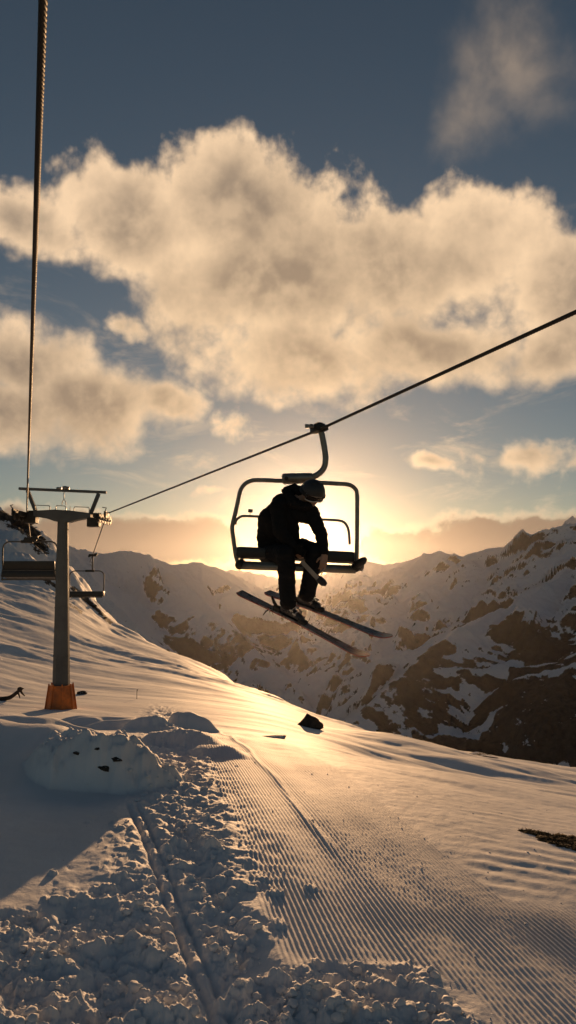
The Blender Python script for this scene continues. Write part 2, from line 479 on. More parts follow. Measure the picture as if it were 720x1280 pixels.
# where things lie on the ground, in metres (x right, y away from the camera)
def ground_detail(X, Y, A, rng_clods=True):
    Z = np.zeros_like(X)
    pr = 360 + A * FPX
    # broad wind-shaped undulations running down the fall line (towards the right and away)
    ca, sa_ = math.cos(math.radians(-32)), math.sin(math.radians(-32))
    U = X * ca + Y * sa_ ; V = -X * sa_ + Y * ca
    far = sstep(Y, 6.5, 11)
    lg = np.clip(Y / 20.0, 0.5, 6)
    Z += far * 0.17 * fbm(U / 11.0, V / 3.4, 5, 11) * np.clip(Y / 22, 0.75, 2.0) * (0.85 + 3.0 * sstep(pr, 380, 480) * (1 - sstep(Y, 17, 24))) * (0.45 + 0.75 * sstep(fbm(U / 18, V / 14, 2, 37), -0.3, 0.4))
    Z += far * 0.3 * fbm(U / 40.0 + 3, V / 11.0, 3, 21) * sstep(Y, 18, 50)
    Z += far * 0.020 * ridged(U / 7.0 + 0.3 * fbm(X / 4, Y / 4, 2, 33), V / 1.7, 4, 31) * np.clip(fbm(U / 14, V / 7, 2, 35) + 0.35, 0, 1)
    # left hill: rocky crest texture
    Z += sstep(Y, 60, 110) * sstep(200 - pr, 0, 150) * 3.2 * (ridged(X / 26, Y / 26, 5, 41) - 0.7)
    near = 1 - sstep(Y, 7, 14)
    Z += near * (0.028 - 0.016 * sstep(X + 0.186 * Y, 0.3, 0.6)) * fbm((X * 0.98 + Y * 0.2) / 1.0, Y / 2.0, 3, 51)
    # bank and mound on the left that throw the long shadow towards the camera
    bx = np.clip((-X - 1.0) / 0.5, 0, 1)
    prof = np.exp(-((Y - 7.0 - 0.15 * np.sin(X * 2.1)) / 0.75) ** 2)
    Z += 0.34 * prof * sstep(-X, 1.55, 2.3) * (1 + 0.25 * perlin(X / 0.9, Y / 0.9, 61))
    dx = (X + 1.58) / 0.60; dy = (Y - 6.35) / np.where(Y < 6.35, 0.30, 0.70)
    dd = np.sqrt(dx ** 2 + dy ** 2) + 0.24 * fbm(X / 0.42, Y / 0.42, 4, 71)
    Z += 0.39 * (1 - np.clip((dd - 0.15) / 0.97, 0, 1) ** 1.6) * (dd < 1.12) + 0.05 * (ridged(X / 0.30, Y / 0.30, 5, 73) - 0.6) * (1 - sstep(dd, 0.7, 1.2)) 
    # little hummocks along the brow
    for hx, hy, hr, hh in ((-2.05, 11.5, 0.55, 0.22), (-1.6, 12.2, 0.5, 0.3), (-2.9, 12.5, 1.2, 0.2), (-1.25, 9.0, 0.6, 0.16), (-3.6, 9.4, 1.3, 0.22), (-0.7, 8.2, 0.4, 0.1)):
        d2 = np.sqrt(((X - hx) / hr) ** 2 + ((Y - hy) / (hr * 0.8)) ** 2) + 0.3 * perlin(X / 0.4, Y / 0.4, 75)
        Z += hh * (1 - sstep(d2, 0.2, 1.1))
    # groomed corduroy
    W = X + 0.186 * Y
    wob = 0.05 * perlin(X / 0.8, Y / 0.8, 81)
    gm = sstep(W + wob, 0.55, 0.68) * (1 - sstep(W + wob, 1.92, 2.02)) * sstep(Y + wob * 4 + 0.5 * sstep(W, 1.2, 1.6), 3.15, 3.4)
    gm2 = sstep(W + wob, 1.30, 1.38) * (1 - sstep(W + wob, 2.75, 2.9)) * (1 - sstep(Y, 4.0, 4.3))
    g = np.maximum(gm, gm2) * (1 - sstep(Y, 10.5, 13.5))
    brk = 0.75 + 0.4 * np.clip(fbm(X / 0.9, Y / 0.9, 3, 91) + 0.3, 0, 1)
    Z += g * brk * 0.0046 * np.sin(2 * np.pi * (W + 0.004 * perlin(X / 0.6, Y / 1.2, 97)) / 0.0275)
    Z += g * 0.005 * np.sin(2 * np.pi * W / 0.42 + 1) + g * 0.0011 * fbm(X / 0.06, Y / 0.06, 3, 95)
    # machine edge wall between two passes
    Z += 0.014 * np.exp(-((W - 1.16 - 0.02 * np.sin(Y * 3)) / 0.03) ** 2) * g * sstep(Y, 4.6, 5.0)
    # wind-scoured curved grooves beyond the piste on the right
    q = (1 - g) * sstep(pr, 560, 600) * sstep(Y, 4.0, 4.5) * (1 - sstep(Y, 6.0, 7.0))
    Z += q * 0.0045 * np.sin(2 * np.pi * (Y + 0.33 * X + 0.1 * np.sin(X * 1.3)) / 0.22) * (0.5 + perlin(X / 0.9, Y / 0.9, 98))
    # ski track (two grooves) running down the left-centre
    p0 = np.array((-1.15, 5.6)); p1 = np.array((0.02, 2.1)); dv = (p1 - p0) / np.linalg.norm(p1 - p0)
    s = (X - p0[0]) * dv[0] + (Y - p0[1]) * dv[1]
    e = (X - p0[0]) * dv[1] - (Y - p0[1]) * dv[0] + 0.01 * np.sin(s * 2.3)
    tm = sstep(s, -0.2, 0.2)
    tr = np.exp(-((np.abs(e) - 0.034) / 0.016) ** 2)
    Z -= 0.026 * tr * tm
    Z -= tm * np.exp(-(e / 0.075) ** 2) * (0.022 - 0.014 * fbm(X / 0.09, Y / 0.09, 4, 99))
    Z -= 0.035 * tm * np.exp(-((e + 0.23) / 0.09) ** 2)
    keep = 1 - 0.8 * tm * np.exp(-(e / 0.065) ** 2)
    # churned snow
    py_ = 725 - 914 * (base_ground_at(X, Y) / np.maximum(Y, 0.3))
    edge = 1036 + (205 - pr) * 0.44 + 28 * fbm(pr / 60, py_ / 60, 3, 101)
    left = sstep(py_ - np.where(pr < 215, np.maximum(edge, 0), 900), 0, 26) * (1 - sstep(W + 0.22 * perlin(X / 0.35, Y / 0.5, 7), 0.34, 0.66))
    low = sstep(py_, 1172, 1190) * (1 - sstep(W + 0.1 * perlin(X / .3, Y / .3, 5), 1.12, 1.3))
    brow = np.exp(-((W - 0.25) / 0.38) ** 2) * sstep(py_, 872, 890) * (1 - sstep(py_, 1090, 1110))
    rough = np.clip(np.maximum(np.maximum(left, low), brow), 0, 1) * keep
    rough = np.maximum(rough, 0.55 * (1 - sstep(dd, 0.75, 1.3)))
    Z += rough * (0.028 * (ridged(X / 0.42, Y / 0.42, 4, 111) - 0.95) + 0.024 * fbm(X / 0.10, Y / 0.10, 5, 121))
    Z += (1 - rough) * (1 - g) * near * 0.0028 * fbm(X / 0.13, Y / 0.13, 4, 131)
    return Z, rough, g, keep
def base_ground_at(X, Y):
    return _BG
_BG = None

def ylist():
    out = list(np.geomspace(0.3, 1.7, 30)); y = 1.7
    while y < 900:
        out.append(y)
        z = max(1.3, 0.13 * y + 1.1)
        step = y * y / (FPX * 0.8) / z * 0.90      # about half a pixel row on the ground
        y += min(max(step, 0.0035), y * 0.03)
    return np.array(out)
YS = ylist()
AS = np.concatenate([np.linspace(-1.6, -0.47, 90, endpoint=False), np.linspace(-0.47, 0.47, 960), np.linspace(0.47, 1.6, 91)[1:]])
Bz = base_ground(AS, YS)
f32 = np.float32
Bz = Bz.astype(f32); Xg = (AS[None, :] * YS[:, None]).astype(f32); Yg = np.repeat(YS[:, None], len(AS), 1).astype(f32); Ag = np.repeat(AS[None, :], len(YS), 0).astype(f32)
_BG = Bz
Dz, ROUGH, GROOM, KEEP = ground_detail(Xg, Yg, Ag)
Zg = Bz + Dz
# lumps thrown up in the churned snow: stamped hemispherical clods
rr = random.Random(4)
def stamp(x, y, r, h, sq=1.0):
    ex = 0.4 + 0.7 * rr.random()
    i0, i1 = np.searchsorted(YS, y - r * 1.2), np.searchsorted(YS, y + r * 1.2)
    if i1 - i0 < 1: return
    a0, a1 = (x - r * 1.2) / (y + r), (x + r * 1.2) / max(y - r, 0.5)
    if a0 > a1: a0, a1 = a1, a0
    lo = min((x - r * 1.2) / (y - r * 1.2), (x - r * 1.2) / (y + r * 1.2)); hi = max((x + r * 1.2) / (y - r * 1.2), (x + r * 1.2) / (y + r * 1.2))
    j0, j1 = np.searchsorted(AS, lo), np.searchsorted(AS, hi)
    if j1 - j0 < 1: return
    xs = Xg[i0:i1, j0:j1]; ys = Yg[i0:i1, j0:j1]
    d = np.hypot((xs - x) / r, (ys - y) / (r * sq)) + 0.5 * perlin(xs / (r * 0.9), ys / (r * 0.9), int(x * 71) % 50) + 0.24 * perlin(xs / (r * 0.35), ys / (r * 0.35), 3)
    CL[i0:i1, j0:j1] = np.maximum(CL[i0:i1, j0:j1], h * np.clip(1 - d * d, 0, 1) ** ex)
def mask_at(M, x, y):
    i = min(max(np.searchsorted(YS, y), 0), len(YS) - 1); j = min(max(np.searchsorted(AS, x / y), 0), len(AS) - 1)
    return M[i, j]
def gz(x, y):
    return float(mask_at(Zg, x, y))
n = 0
CL = np.zeros_like(Zg)
for k in range(8000):
    y = 2.0 + 8.0 * rr.random() ** 1.5
    x = y * (rr.random() * 1.0 - 0.5)
    m = mask_at(ROUGH, x, y)
    if rr.random() > m * (0.9 if y < 5.5 else 0.45): continue
    r = (0.009 + 0.040 * rr.random() ** 3.6) * (1.0 if y < 5 else 0.8)
    stamp(x, y, r, r * (0.35 + 0.5 * rr.random()), 0.8 + 0.4 * rr.random()); n += 1
Zg = Zg + CL
# dips and holes between them
me = grid_mesh('snow_slope', Xg, Yg, Zg)
def seg_mask(pts, wd):
    m = np.zeros_like(Xg); PXg = 360 + Ag * FPX; PYg = 640 - FPX * np.tan(np.arctan2(Zg, Yg) - PITCH)
    for (x0, y0), (x1, y1) in zip(pts[:-1], pts[1:]):
        L2 = (x1 - x0) ** 2 + (y1 - y0) ** 2
        t_ = np.clip(((PXg - x0) * (x1 - x0) + (PYg - y0) * (y1 - y0)) / L2, 0, 1)
        m = np.maximum(m, 1 - np.hypot(PXg - x0 - t_ * (x1 - x0), PYg - y0 - t_ * (y1 - y0)) / wd)
    return np.clip(m, 0, 1)
RK = np.zeros_like(Zg)
farm = sstep(Yg, 35, 55)
for pts, wd, st_k in (([(-30, 640), (8, 646), (35, 662), (52, 684)], 20, .66), ([(38, 705), (60, 726), (92, 744)], 9, .58), ([(92, 735), (112, 752), (140, 778)], 7, .62), ([(84, 752), (104, 765)], 6, .6)):
    RK = np.maximum(RK, st_k * np.sqrt(seg_mask(pts, wd)) * farm)
att = me.attributes.new('rockiness', 'FLOAT', 'POINT'); att.data.foreach_set('value', RK.ravel().astype(np.float32))
slope = link('snow_slope', me, M_SNOW)
tag(slope, kind='structure')

# loose lumps of snow lying on the churned surface
def rock_bm(b, c, r, seed, sub=2, amp=0.35, sq=(1, 1, 0.7), freq=1.6):
    q = bmesh.ops.create_icosphere(b, subdivisions=sub, radius=1.0)
    o = Vector((seed * 3.17, seed * 1.3, seed * 7.7))
    for v in q['verts']:
        d = 1 + amp * mnoise.noise(v.co * freq + o) + amp * 0.5 * mnoise.noise(v.co * freq * 2.6 + o) + amp * 0.25 * mnoise.noise(v.co * freq * 6 + o)
        v.co = Vector((v.co.x * sq[0], v.co.y * sq[1], v.co.z * sq[2])) * (r * d) + Vector(c)
mb = MB(); n = 0
for k in range(16000):
    y = 2.1 * (9.5 / 2.1) ** rr.random()
    x = y * (rr.random() * 0.96 - 0.48)
    m = mask_at(ROUGH, x, y)
    if rr.random() > m * 0.28 + (0.05 if -0.4 < x + 0.186 * y < 3.2 and y < 8 else 0.004) * (0.3 + 0.9 * rr.random()): continue
    r = 0.004 + (0.022 if m > 0.3 else 0.006) * rr.random() ** 4
    rock_bm(mb.b, (x, y, gz(x, y) + r * 0.25), r, k, 2 if r > 0.015 else 1, 0.5, (1, 0.9, 0.75)); n += 1
o = mb.build('snow_clods', M_SNOW, smooth=True); tag(o, 'loose lumps of churned snow', 'snow', kind='stuff')

# ------------------------------------------------------------------ mountains
RIDGES = [   # (points px, py, distance), initial slope, total drop, gully strength
 ([(-900, 560, 3000), (-500, 600, 3300), (-200, 640, 3800), (-60, 668, 4100), (40, 690, 4200), (85, 683, 4300), (120, 692, 4350), (150, 688, 4400), (185, 695, 4500), (215, 708, 4600),
   (250, 703, 4800), (275, 712, 5100), (300, 722, 5600)], 0.62, 760, 1.0),
 ([(85, 683, 4300), (130, 738, 3500), (180, 790, 3000), (240, 850, 2600)], 0.55, 420, 0.8),
 ([(185, 695, 4500), (235, 732, 4000), (295, 788, 3500), (355, 845, 3100)], 0.55, 420, 0.8),
 ([(250, 703, 4800), (300, 738, 4500), (350, 778, 4200), (395, 812, 3900)], 0.5, 420, 0.8),
 ([(215, 712, 9500), (300, 712, 9000), (350, 722, 8800), (390, 724, 8600), (430, 706, 8300), (455, 699, 8000), (480, 704, 8000), (520, 700, 8200), (620, 690, 8500)], 0.5, 900, 1.0),
 ([(430, 742, 6600), (470, 722, 6000), (500, 704, 5600), (530, 693, 5300), (550, 689, 5200), (575, 697, 5000), (600, 689, 4800), (625, 683, 4700), (650, 679, 4500),
   (680, 669, 4300), (700, 662, 4200), (725, 664, 4100), (770, 640, 3900), (900, 600, 3500), (1300, 560, 3000)], 0.6, 820, 1.0),
 ([(530, 693, 5300), (500, 724, 4900), (450, 760, 4500), (410, 790, 4200)], 0.5, 420, 0.8),
 ([(600, 689, 4800), (570, 712, 4400), (520, 742, 4000), (460, 775, 3700)], 0.45, 420, 0.8),
 ([(680, 669, 4300), (620, 716, 3700), (545, 752, 3400), (470, 790, 3200), (410, 822, 3100)], 0.42, 420, 0.8),
 ([(770, 640, 3900), (700, 722, 3000), (620, 764, 2600), (555, 797, 2350), (500, 842, 2150), (450, 890, 2050)], 0.5, 620, 1.0),
 ([(900, 600, 3500), (820, 700, 2600), (760, 770, 2200), (700, 850, 1900)], 0.5, 480, 0.9),
 ([(670, 690, 8600), (695, 668, 8300), (707, 650, 8200), (714, 643, 8200), (735, 655, 8000), (800, 640, 8000)], 0.9, 900, 0.6),
]
AM = np.concatenate([np.linspace(-1.1, -0.46, 120, endpoint=False), np.linspace(-0.46, 0.46, 900), np.linspace(0.46, 1.1, 121)[1:]])
YM = np.concatenate([np.geomspace(650, 1700, 60)[:-1], np.geomspace(1700, 5800, 560)[:-1], np.geomspace(5800, 15000, 150)])
XM = (AM[None, :] * YM[:, None]).astype(f32); YMg = np.repeat(YM[:, None], len(AM), 1).astype(f32)
wx = XM + 130 * fbm(XM / 900, YMg / 900, 3, 201); wy = YMg + 130 * fbm(XM / 900 + 40, YMg / 900, 3, 211)
# keep the warp small at the crest lines so that peaks stay put
H = np.full(XM.shape, -720.0) + 60 * fbm(XM / 1500, YMg / 1500, 3, 221)
rd = np.full(XM.shape, 1e9)
for ri, (pts, sl, drop, gu) in enumerate(RIDGES):
    P3 = [at(px, py, Yk) for px, py, Yk in pts]
    best = np.full(XM.shape, 1e12, dtype=np.float64); hz = np.zeros(XM.shape); ss = np.zeros(XM.shape)
    acc = 0.0
    for p, q in zip(P3[:-1], P3[1:]):
        vx, vy = q.x - p.x, q.y - p.y; L2 = vx * vx + vy * vy
        for_w = 0.0
        t = np.clip(((XM - p.x) * vx + (YMg - p.y) * vy) / L2, 0, 1)
        d2 = (XM - p.x - t * vx) ** 2 + (YMg - p.y - t * vy) ** 2
        k = d2 < best
        best = np.where(k, d2, best); hz = np.where(k, p.z + (q.z - p.z) * t, hz)
        ss = np.where(k, acc + t * math.sqrt(L2), ss)
        acc += math.sqrt(L2)
    d = np.sqrt(best)
    wob = 1 + 0.25 * perlin(XM / 600, YMg / 600, 231 + ri)
    dw = d * wob
    gul = ridged(ss / 420 + 0.25 * perlin(XM / 300, YMg / 300, 241), d / 1500 + ri * 3.1, 5, 251 + ri)
    f = drop * (1 - np.exp(-dw * sl / drop)) + 0.10 * dw
    h = hz - f + gu * np.minimum(np.maximum(d - 25, 0), 420) * 0.42 * (gul - 0.75)
    cou_ = ridged(ss / 95 + 0.3 * perlin(XM / 120, YMg / 120, 245), d / 700 + ri, 4, 291)
    CO = np.where(h > H, cou_, CO if ri else cou_)
    GU = np.where(h > H, gul, GU if ri else gul)
    # smooth maximum
    kk = 28.0
    mxv = np.maximum(H, h)
    H = mxv + kk * np.log(np.exp(np.clip((H - mxv) / kk, -40, 0)) + np.exp(np.clip((h - mxv) / kk, -40, 0))) - (kk * 0.5) * np.exp(-((H - h) / kk) ** 2)
    rd = np.minimum(rd, d)
am = np.clip(rd / 500, 0.12, 1.0)
H += am * 60 * (ridged(wx / 620, wy / 620, 7, 261, 0.5) - 0.9) + (6 + 18 * am) * (ridged(wx / 170, wy / 170, 5, 271) - 0.8)
H += 2.5 * fbm(XM / 40, YMg / 40, 3, 281)
# the valley head stays open towards the low sun
me = grid_mesh('mountain_terrain', XM, YMg, H)
# how bare the rock is: more low down on the near right and on the lower flank at the left
PX_ = 360 + AM[None, :] * FPX
PYM = 640 - FPX * np.tan(np.arctan2(H, YMg) - PITCH)
nz = 22 * fbm(XM / 260, YMg / 260, 4, 301)
line = np.interp(PX_[0], [430, 450, 500, 555, 620, 720, 900], [900, 868, 828, 790, 776, 782, 760])[None, :]
rr_ = sstep(PYM - line + nz, -8, 16) * (PX_ > 425) * (YMg < 3000)
rl_ = 1 - sstep(np.sqrt(((PX_ - 285) / 105) ** 2 + ((PYM - 815) / 46) ** 2) + nz / 60, 0.75, 1.15)
fine_r = ridged(wx / 110, wy / 110, 5, 305) - 0.85
patch = sstep(fbm(XM / 230, YMg / 230, 4, 307), 0.18, 0.42)
hi_ = 1 - np.maximum(rr_, rl_)
crest_ = np.exp(-rd / 60.0) * sstep(fbm(XM / 300, YMg / 300, 3, 309), -0.1, 0.4)
R = 0.44 + 0.55 * rr_ + 0.32 * rl_ + (0.30 - 0.16 * hi_) * (np.clip(GU, 0, 1.4) - 0.75) + (0.20 - 0.05 * hi_) * fine_r + 0.22 * crest_ - (0.10 + 0.40 * rr_) * sstep(0.62 - CO, 0, 0.3) - 0.36 * rr_ * patch

att = me.attributes.new('rockiness', 'FLOAT', 'POINT'); att.data.foreach_set('value', R.ravel().astype(np.float32))
mo = link('mountains', me, M_MOUNT); tag(mo, kind='structure')

# ------------------------------------------------------------------ haze
mh, th, bh = mat_new('haze_air')
th.n.remove(bh)
pv = th.new('ShaderNodeVolumePrincipled')
pv.inputs['Color'].default_value = (0.92, 0.92, 0.95, 1); pv.inputs['Density'].default_value = HAZE_DENSITY
pv.inputs['Anisotropy'].default_value = 0.87
th.l.new(pv.outputs[0], th.n['Material Output'].inputs['Volume'])
zlo = float(min(H.min(), Zg.min())) - 1.0; zhi = float(max(H.max(), Zg.max(), 30)) + 20
mb = MB(); mb.box((0, 7600, (zlo + zhi) / 2), (36000, 15800, zhi - zlo))
o = mb.build('haze', mh); tag(o, kind='stuff')

# ------------------------------------------------------------------ rocks
def hull_rock(b, r, seed, sq):
    q = random.Random(seed * 31 + 5)
    pts = []
    for k in range(15):
        v = Vector((q.gauss(0, 1), q.gauss(0, 1), q.gauss(0, 1))).normalized() * (0.75 + 0.5 * q.random())
        pts.append(b.verts.new((v.x, v.y, v.z)))
    h = bmesh.ops.convex_hull(b, input=pts)
    for v in [v for v in b.verts if not v.link_faces]: b.verts.remove(v)
    bmesh.ops.triangulate(b, faces=b.faces[:])
    bmesh.ops.subdivide_edges(b, edges=b.edges[:], cuts=5, use_grid_fill=True)
    o = Vector((seed, seed * 2.3, 0))
    for v in b.verts:
        n = 0.10 * mnoise.noise(v.co * 2.2 + o) + 0.07 * abs(mnoise.noise(v.co * 5.0 + o)) + 0.03 * mnoise.noise(v.co * 13 + o)
        c = v.co * (1 + n)
        v.co = Vector((c.x * sq[0], c.y * sq[1], c.z * sq[2])) * r
def rock(px, py, Y, r, sq, label, seed, mat=None, group=None, name='rock', sink=0.3, sub=4, amp=0.45):
    d = pdir(px, py); x = d[0] / d[1] * Y
    z = gz(x, Y)
    mb = MB(); hull_rock(mb.b, r, seed, sq)
    o = mb.build(name, mat or M_ROCK, smooth=False)
    o.location = (x, Y, z + r * sq[2] * (1 - sink) * 0.6)
    tag(o, label, 'rock', group)
    return o
def find_y(px, py):
    """distance at which the near snow is seen through this pixel"""
    d = pdir(px, py); a = d[0] / d[1]; t = d[2] / d[1]
    j = min(np.searchsorted(AS, a), len(AS) - 1)
    k = np.where((YS > 1.5) & (Zg[:, j] >= t * YS))[0]
    if len(k): return float(YS[k[0]])
    q = YS > 3
    return float(YS[np.argmin(np.where(q, t * YS - Zg[:, j], 1e9))])
Y1 = find_y(388, 910)
rock(388, 908, Y1, 0.029 * Y1 * 0.5, (1.15, 0.8, 0.85), 'dark boulder poking up through the snow on the brow below the skis', 3)
Y2 = find_y(342, 922)
rock(342, 922, Y2, 0.036 * Y2 * 0.45, (1.2, 0.7, 0.12), 'flat dark rock sheet nearly level with the snow, left of the boulder on the brow', 5, sink=0.6)
Y3 = find_y(610, 946)
rock(607, 944, Y3, 0.045 * Y3 * 0.45, (1.4, 0.8, 0.16), 'thin dark rock ledge on the skyline of the slope at the right', 8, sink=0.5)
def turf(px, py, rx, ry, nb, label, seed):
    q = random.Random(seed); Yk = find_y(px, py); c = at(px, py, Yk); mb = MB()
    for k in range(nb):
        a = q.random() * 6.283; t = math.sqrt(q.random())
        e = 0.75 + 0.4 * mnoise.noise(Vector((math.cos(a) * 1.4, math.sin(a) * 1.4, seed)))
        x = c.x + math.cos(a) * rx * t * e; y = c.y + math.sin(a) * ry * t * e; z = gz(x, y)
        if k % 3 == 0: rock_bm(mb.b, (x, y, z), 0.018 + 0.022 * q.random(), k + seed, 1, 0.6, (1.2, 1.0, 0.35))
        for m in range(3):
            d = Vector((q.uniform(-1, 1), q.uniform(-1, 1), q.uniform(0.3, 1.2))).normalized() * q.uniform(0.015, 0.035)
            p = Vector((x + q.uniform(-.02, .02), y + q.uniform(-.02, .02), z)); wv_ = Vector((q.uniform(-1, 1), q.uniform(-1, 1), 0)).normalized() * 0.003
            mb.b.faces.new([mb.b.verts.new(p - wv_), mb.b.verts.new(p + wv_), mb.b.verts.new(p + d)])
    o = mb.build('bare_turf', M_TURF); tag(o, label, 'turf')
turf(712, 1054, 0.34, 0.30, 900, 'brown tufted turf laid bare in the snow at the right edge', 3)
turf(668, 1042, 0.15, 0.10, 170, 'small sliver of brown turf beside the larger bare patch', 9)
for i, (px, py, r, l) in enumerate(((97, 946, 0.030, 'small black stone high on the left of the snow mound'), (147, 950, 0.040, 'black stone near the top right of the snow mound'),
        (130, 968, 0.045, 'black stone low in the middle of the snow mound'), (121, 940, 0.02, 'tiny black stone at the top of the snow mound'))):
    Yk = find_y(px, py)
    rock(px, py, Yk, r * 0.95, (1.3, 0.7, 0.7), l, 20 + i, sink=1.0, group='stones in the snow mound')
crag = [(30, 657, 0.9, 'uppermost dark crag on the left skyline'), (48, 674, 0.8, 'dark crag on the left skyline just above the double chair'),
        (104, 742, 0.3, 'dark crag right of the mast, highest of its line'), (116, 755, 0.35, 'dark crag in the middle of the line right of the mast'), (130, 769, 0.25, 'last low crag of the line beside the mast')]
for i, (px, py, s, l) in enumerate(crag):
    Yk = find_y(px, py + 3)
    rock(px, py, Yk, Yk * 0.011 * s, (1.5, 1.0, 0.6), l, 40 + i, group='crags on the upper slope', sink=0.9, name='crag', amp=0.9, sub=5)

# ------------------------------------------------------------------ wire ropes
def rope(name, pts, label, group):
    pts = [Vector(p) for p in pts]
    b = bmesh.new()
    R0, rs, pitch, seg, ns = 0.0095, 0.0070, 0.16, 6, 6
    cum = [0.0]
    for p, q in zip(pts[:-1], pts[1:]): cum.append(cum[-1] + (q - p).length)
    L = cum[-1]; N = int(L / (pitch / 9))
    prev = [None] * ns
    k = 0
    for i in range(N + 1):
        s = L * i / N
        while k < len(pts) - 2 and s > cum[k + 1]: k += 1
        t = (s - cum[k]) / (cum[k + 1] - cum[k])
        c = pts[k].lerp(pts[k + 1], t); dr = (pts[k + 1] - pts[k]).normalized()
        x = dr.cross(Vector((0, 0, 1))).normalized(); u = x.cross(dr)
        for j in range(ns):
            ph = 2 * math.pi * (s / pitch + j / ns)
            cc = c + (x * math.cos(ph) + u * math.sin(ph)) * R0
            ring = [b.verts.new(cc + (x * math.cos(2 * math.pi * m / seg) + u * math.sin(2 * math.pi * m / seg)) * rs) for m in range(seg)]
            if prev[j]:
                for m in range(seg): b.faces.new((prev[j][m], prev[j][(m + 1) % seg], ring[(m + 1) % seg], ring[m]))
            prev[j] = ring
    me = bpy.data.meshes.new(name); b.to_mesh(me); b.free()
    o = link(name, me, M_ROPE, smooth=True)
    return tag(o, label, 'cable', group)
YP = 17.5
Lp = at(33.5, 638, YP); Rp = at(134, 642, YP)
near_l = at(54, 0, 2.35)
dl = (Lp - near_l)
beh = near_l - dl * 0.45
CH1 = at(38, 674, 21.0); CH2 = at(116, 694, 28.0)
def ext(a, b, L): return b + (b - a).normalized() * L
def sagged(a, b, sag, n=10):
    return [a.lerp(b, i / n) - Vector((0, 0, sag * 4 * (i / n) * (1 - i / n))) for i in range(n + 1)]
CLAMP = at(397, 538, 8.0)
r_far = at(720, 390, 4.75)
rope('haul_cable', sagged(beh, Lp, 0.0, 1) + [CH1 + Vector((0, 0, 0.02)), at(52, 669, 90)], 'thick twisted steel cable running overhead from the top left edge to the mast', 'cables of the chairlift')
rope('haul_cable', [ext(CLAMP, r_far, 7), r_far, CLAMP, Rp + Vector((0, 0, 0)), CH2 + Vector((0, 0, 0.02)), at(112, 703, 95)], 'twisted steel cable rising to the right edge with the rider\'s chair hung on it', 'cables of the chairlift')

# ------------------------------------------------------------------ lift mast
S = YP / FPX
mast = empty('lift_mast', at(76.5, 883, YP)); tag(mast, 'grey steel lift mast with orange foot and two sheave heads on its crossarm', 'lift mast')
O = mast.location.copy()
def lp(px, py, dy=0.0):                                # point of the mast, local
    return at(px, py, YP) - O + Vector((0, dy, 0))
gzm = gz(O.x, O.y)
def ngon_tube(b, p0, p1, r0, r1, n=8, rot=0.0):
    vs0 = [b.verts.new(Vector(p0) + Vector((math.cos(2 * math.pi * (k + .5) / n + rot), math.sin(2 * math.pi * (k + .5) / n + rot), 0)) * r0) for k in range(n)]
    vs1 = [b.verts.new(Vector(p1) + Vector((math.cos(2 * math.pi * (k + .5) / n + rot), math.sin(2 * math.pi * (k + .5) / n + rot), 0)) * r1) for k in range(n)]
    for k in range(n): b.faces.new((vs0[k], vs0[(k + 1) % n], vs1[(k + 1) % n], vs1[k]))
    b.faces.new(vs0[::-1]); b.faces.new(vs1)
mb = MB(); ngon_tube(mb.b, lp(76.2, 878), lp(79, 646), 10.8 * S, 6.6 * S, 8); mb.build('mast_tube', M_MAST, mast)
for py in (700, 760, 820):
    mb = MB()
    f = (py - 646) / 232.0
    ngon_tube(mb.b, lp(79 - 2.8 * f, py), lp(79 - 2.8 * f, py - 1.2), (6.6 + 4.2 * f + .5) * S, (6.6 + 4.2 * f + .5) * S, 8)
    mb.build('flange', M_MAST, mast)
mb = MB(); ngon_tube(mb.b, lp(75.8, 892), lp(76.2, 856), 19.0 * S, 14 * S, 8); o = mb.build('foot_padding', M_ORANGE, mast)
m2 = MB()
for k in range(8):
    a = 2 * math.pi * (k + .5) / 8
    m2.tube([lp(75.8, 890) + Vector((math.cos(a), math.sin(a), 0)) * 19.1 * S, lp(76.2, 854) + Vector((math.cos(a), math.sin(a), 0)) * 14.1 * S], 0.018, 5)
m2.build('padding_seam', M_ORANGE, o)
mb = MB()
pts = [(44, 639), (70, 637.5), (88, 638.5), (115, 642), (115, 647), (97, 650.5), (88, 653), (70, 652), (60, 648.5), (44, 645.5)]
mb.prism([(lp(a, b).x, lp(a, b).z) for a, b in pts], -0.13, 0.13)
mb.build('crossarm', M_MAST, mast)
mb = MB()
a, b = lp(24, 610.8), lp(133, 615.5)
ang = -math.atan2(b.z - a.z, b.x - a.x)
mb.box((a + b) / 2, ((b - a).length, 0.10, 0.062), Matrix.Rotation(ang, 3, 'Y'), 0.008)
mb.build('gantry_beam', M_MAST, mast)
for p, q in (((34.5, 613), (45, 640)), ((123.5, 617), (113, 643))):
    mb = MB(); a, b = lp(*p), lp(*q)
    mb.box((a + b) / 2, (0.075, 0.08, (b - a).length), (b - a).to_track_quat('Z', 'Y').to_matrix()); mb.build('gantry_strut', M_MAST, mast)
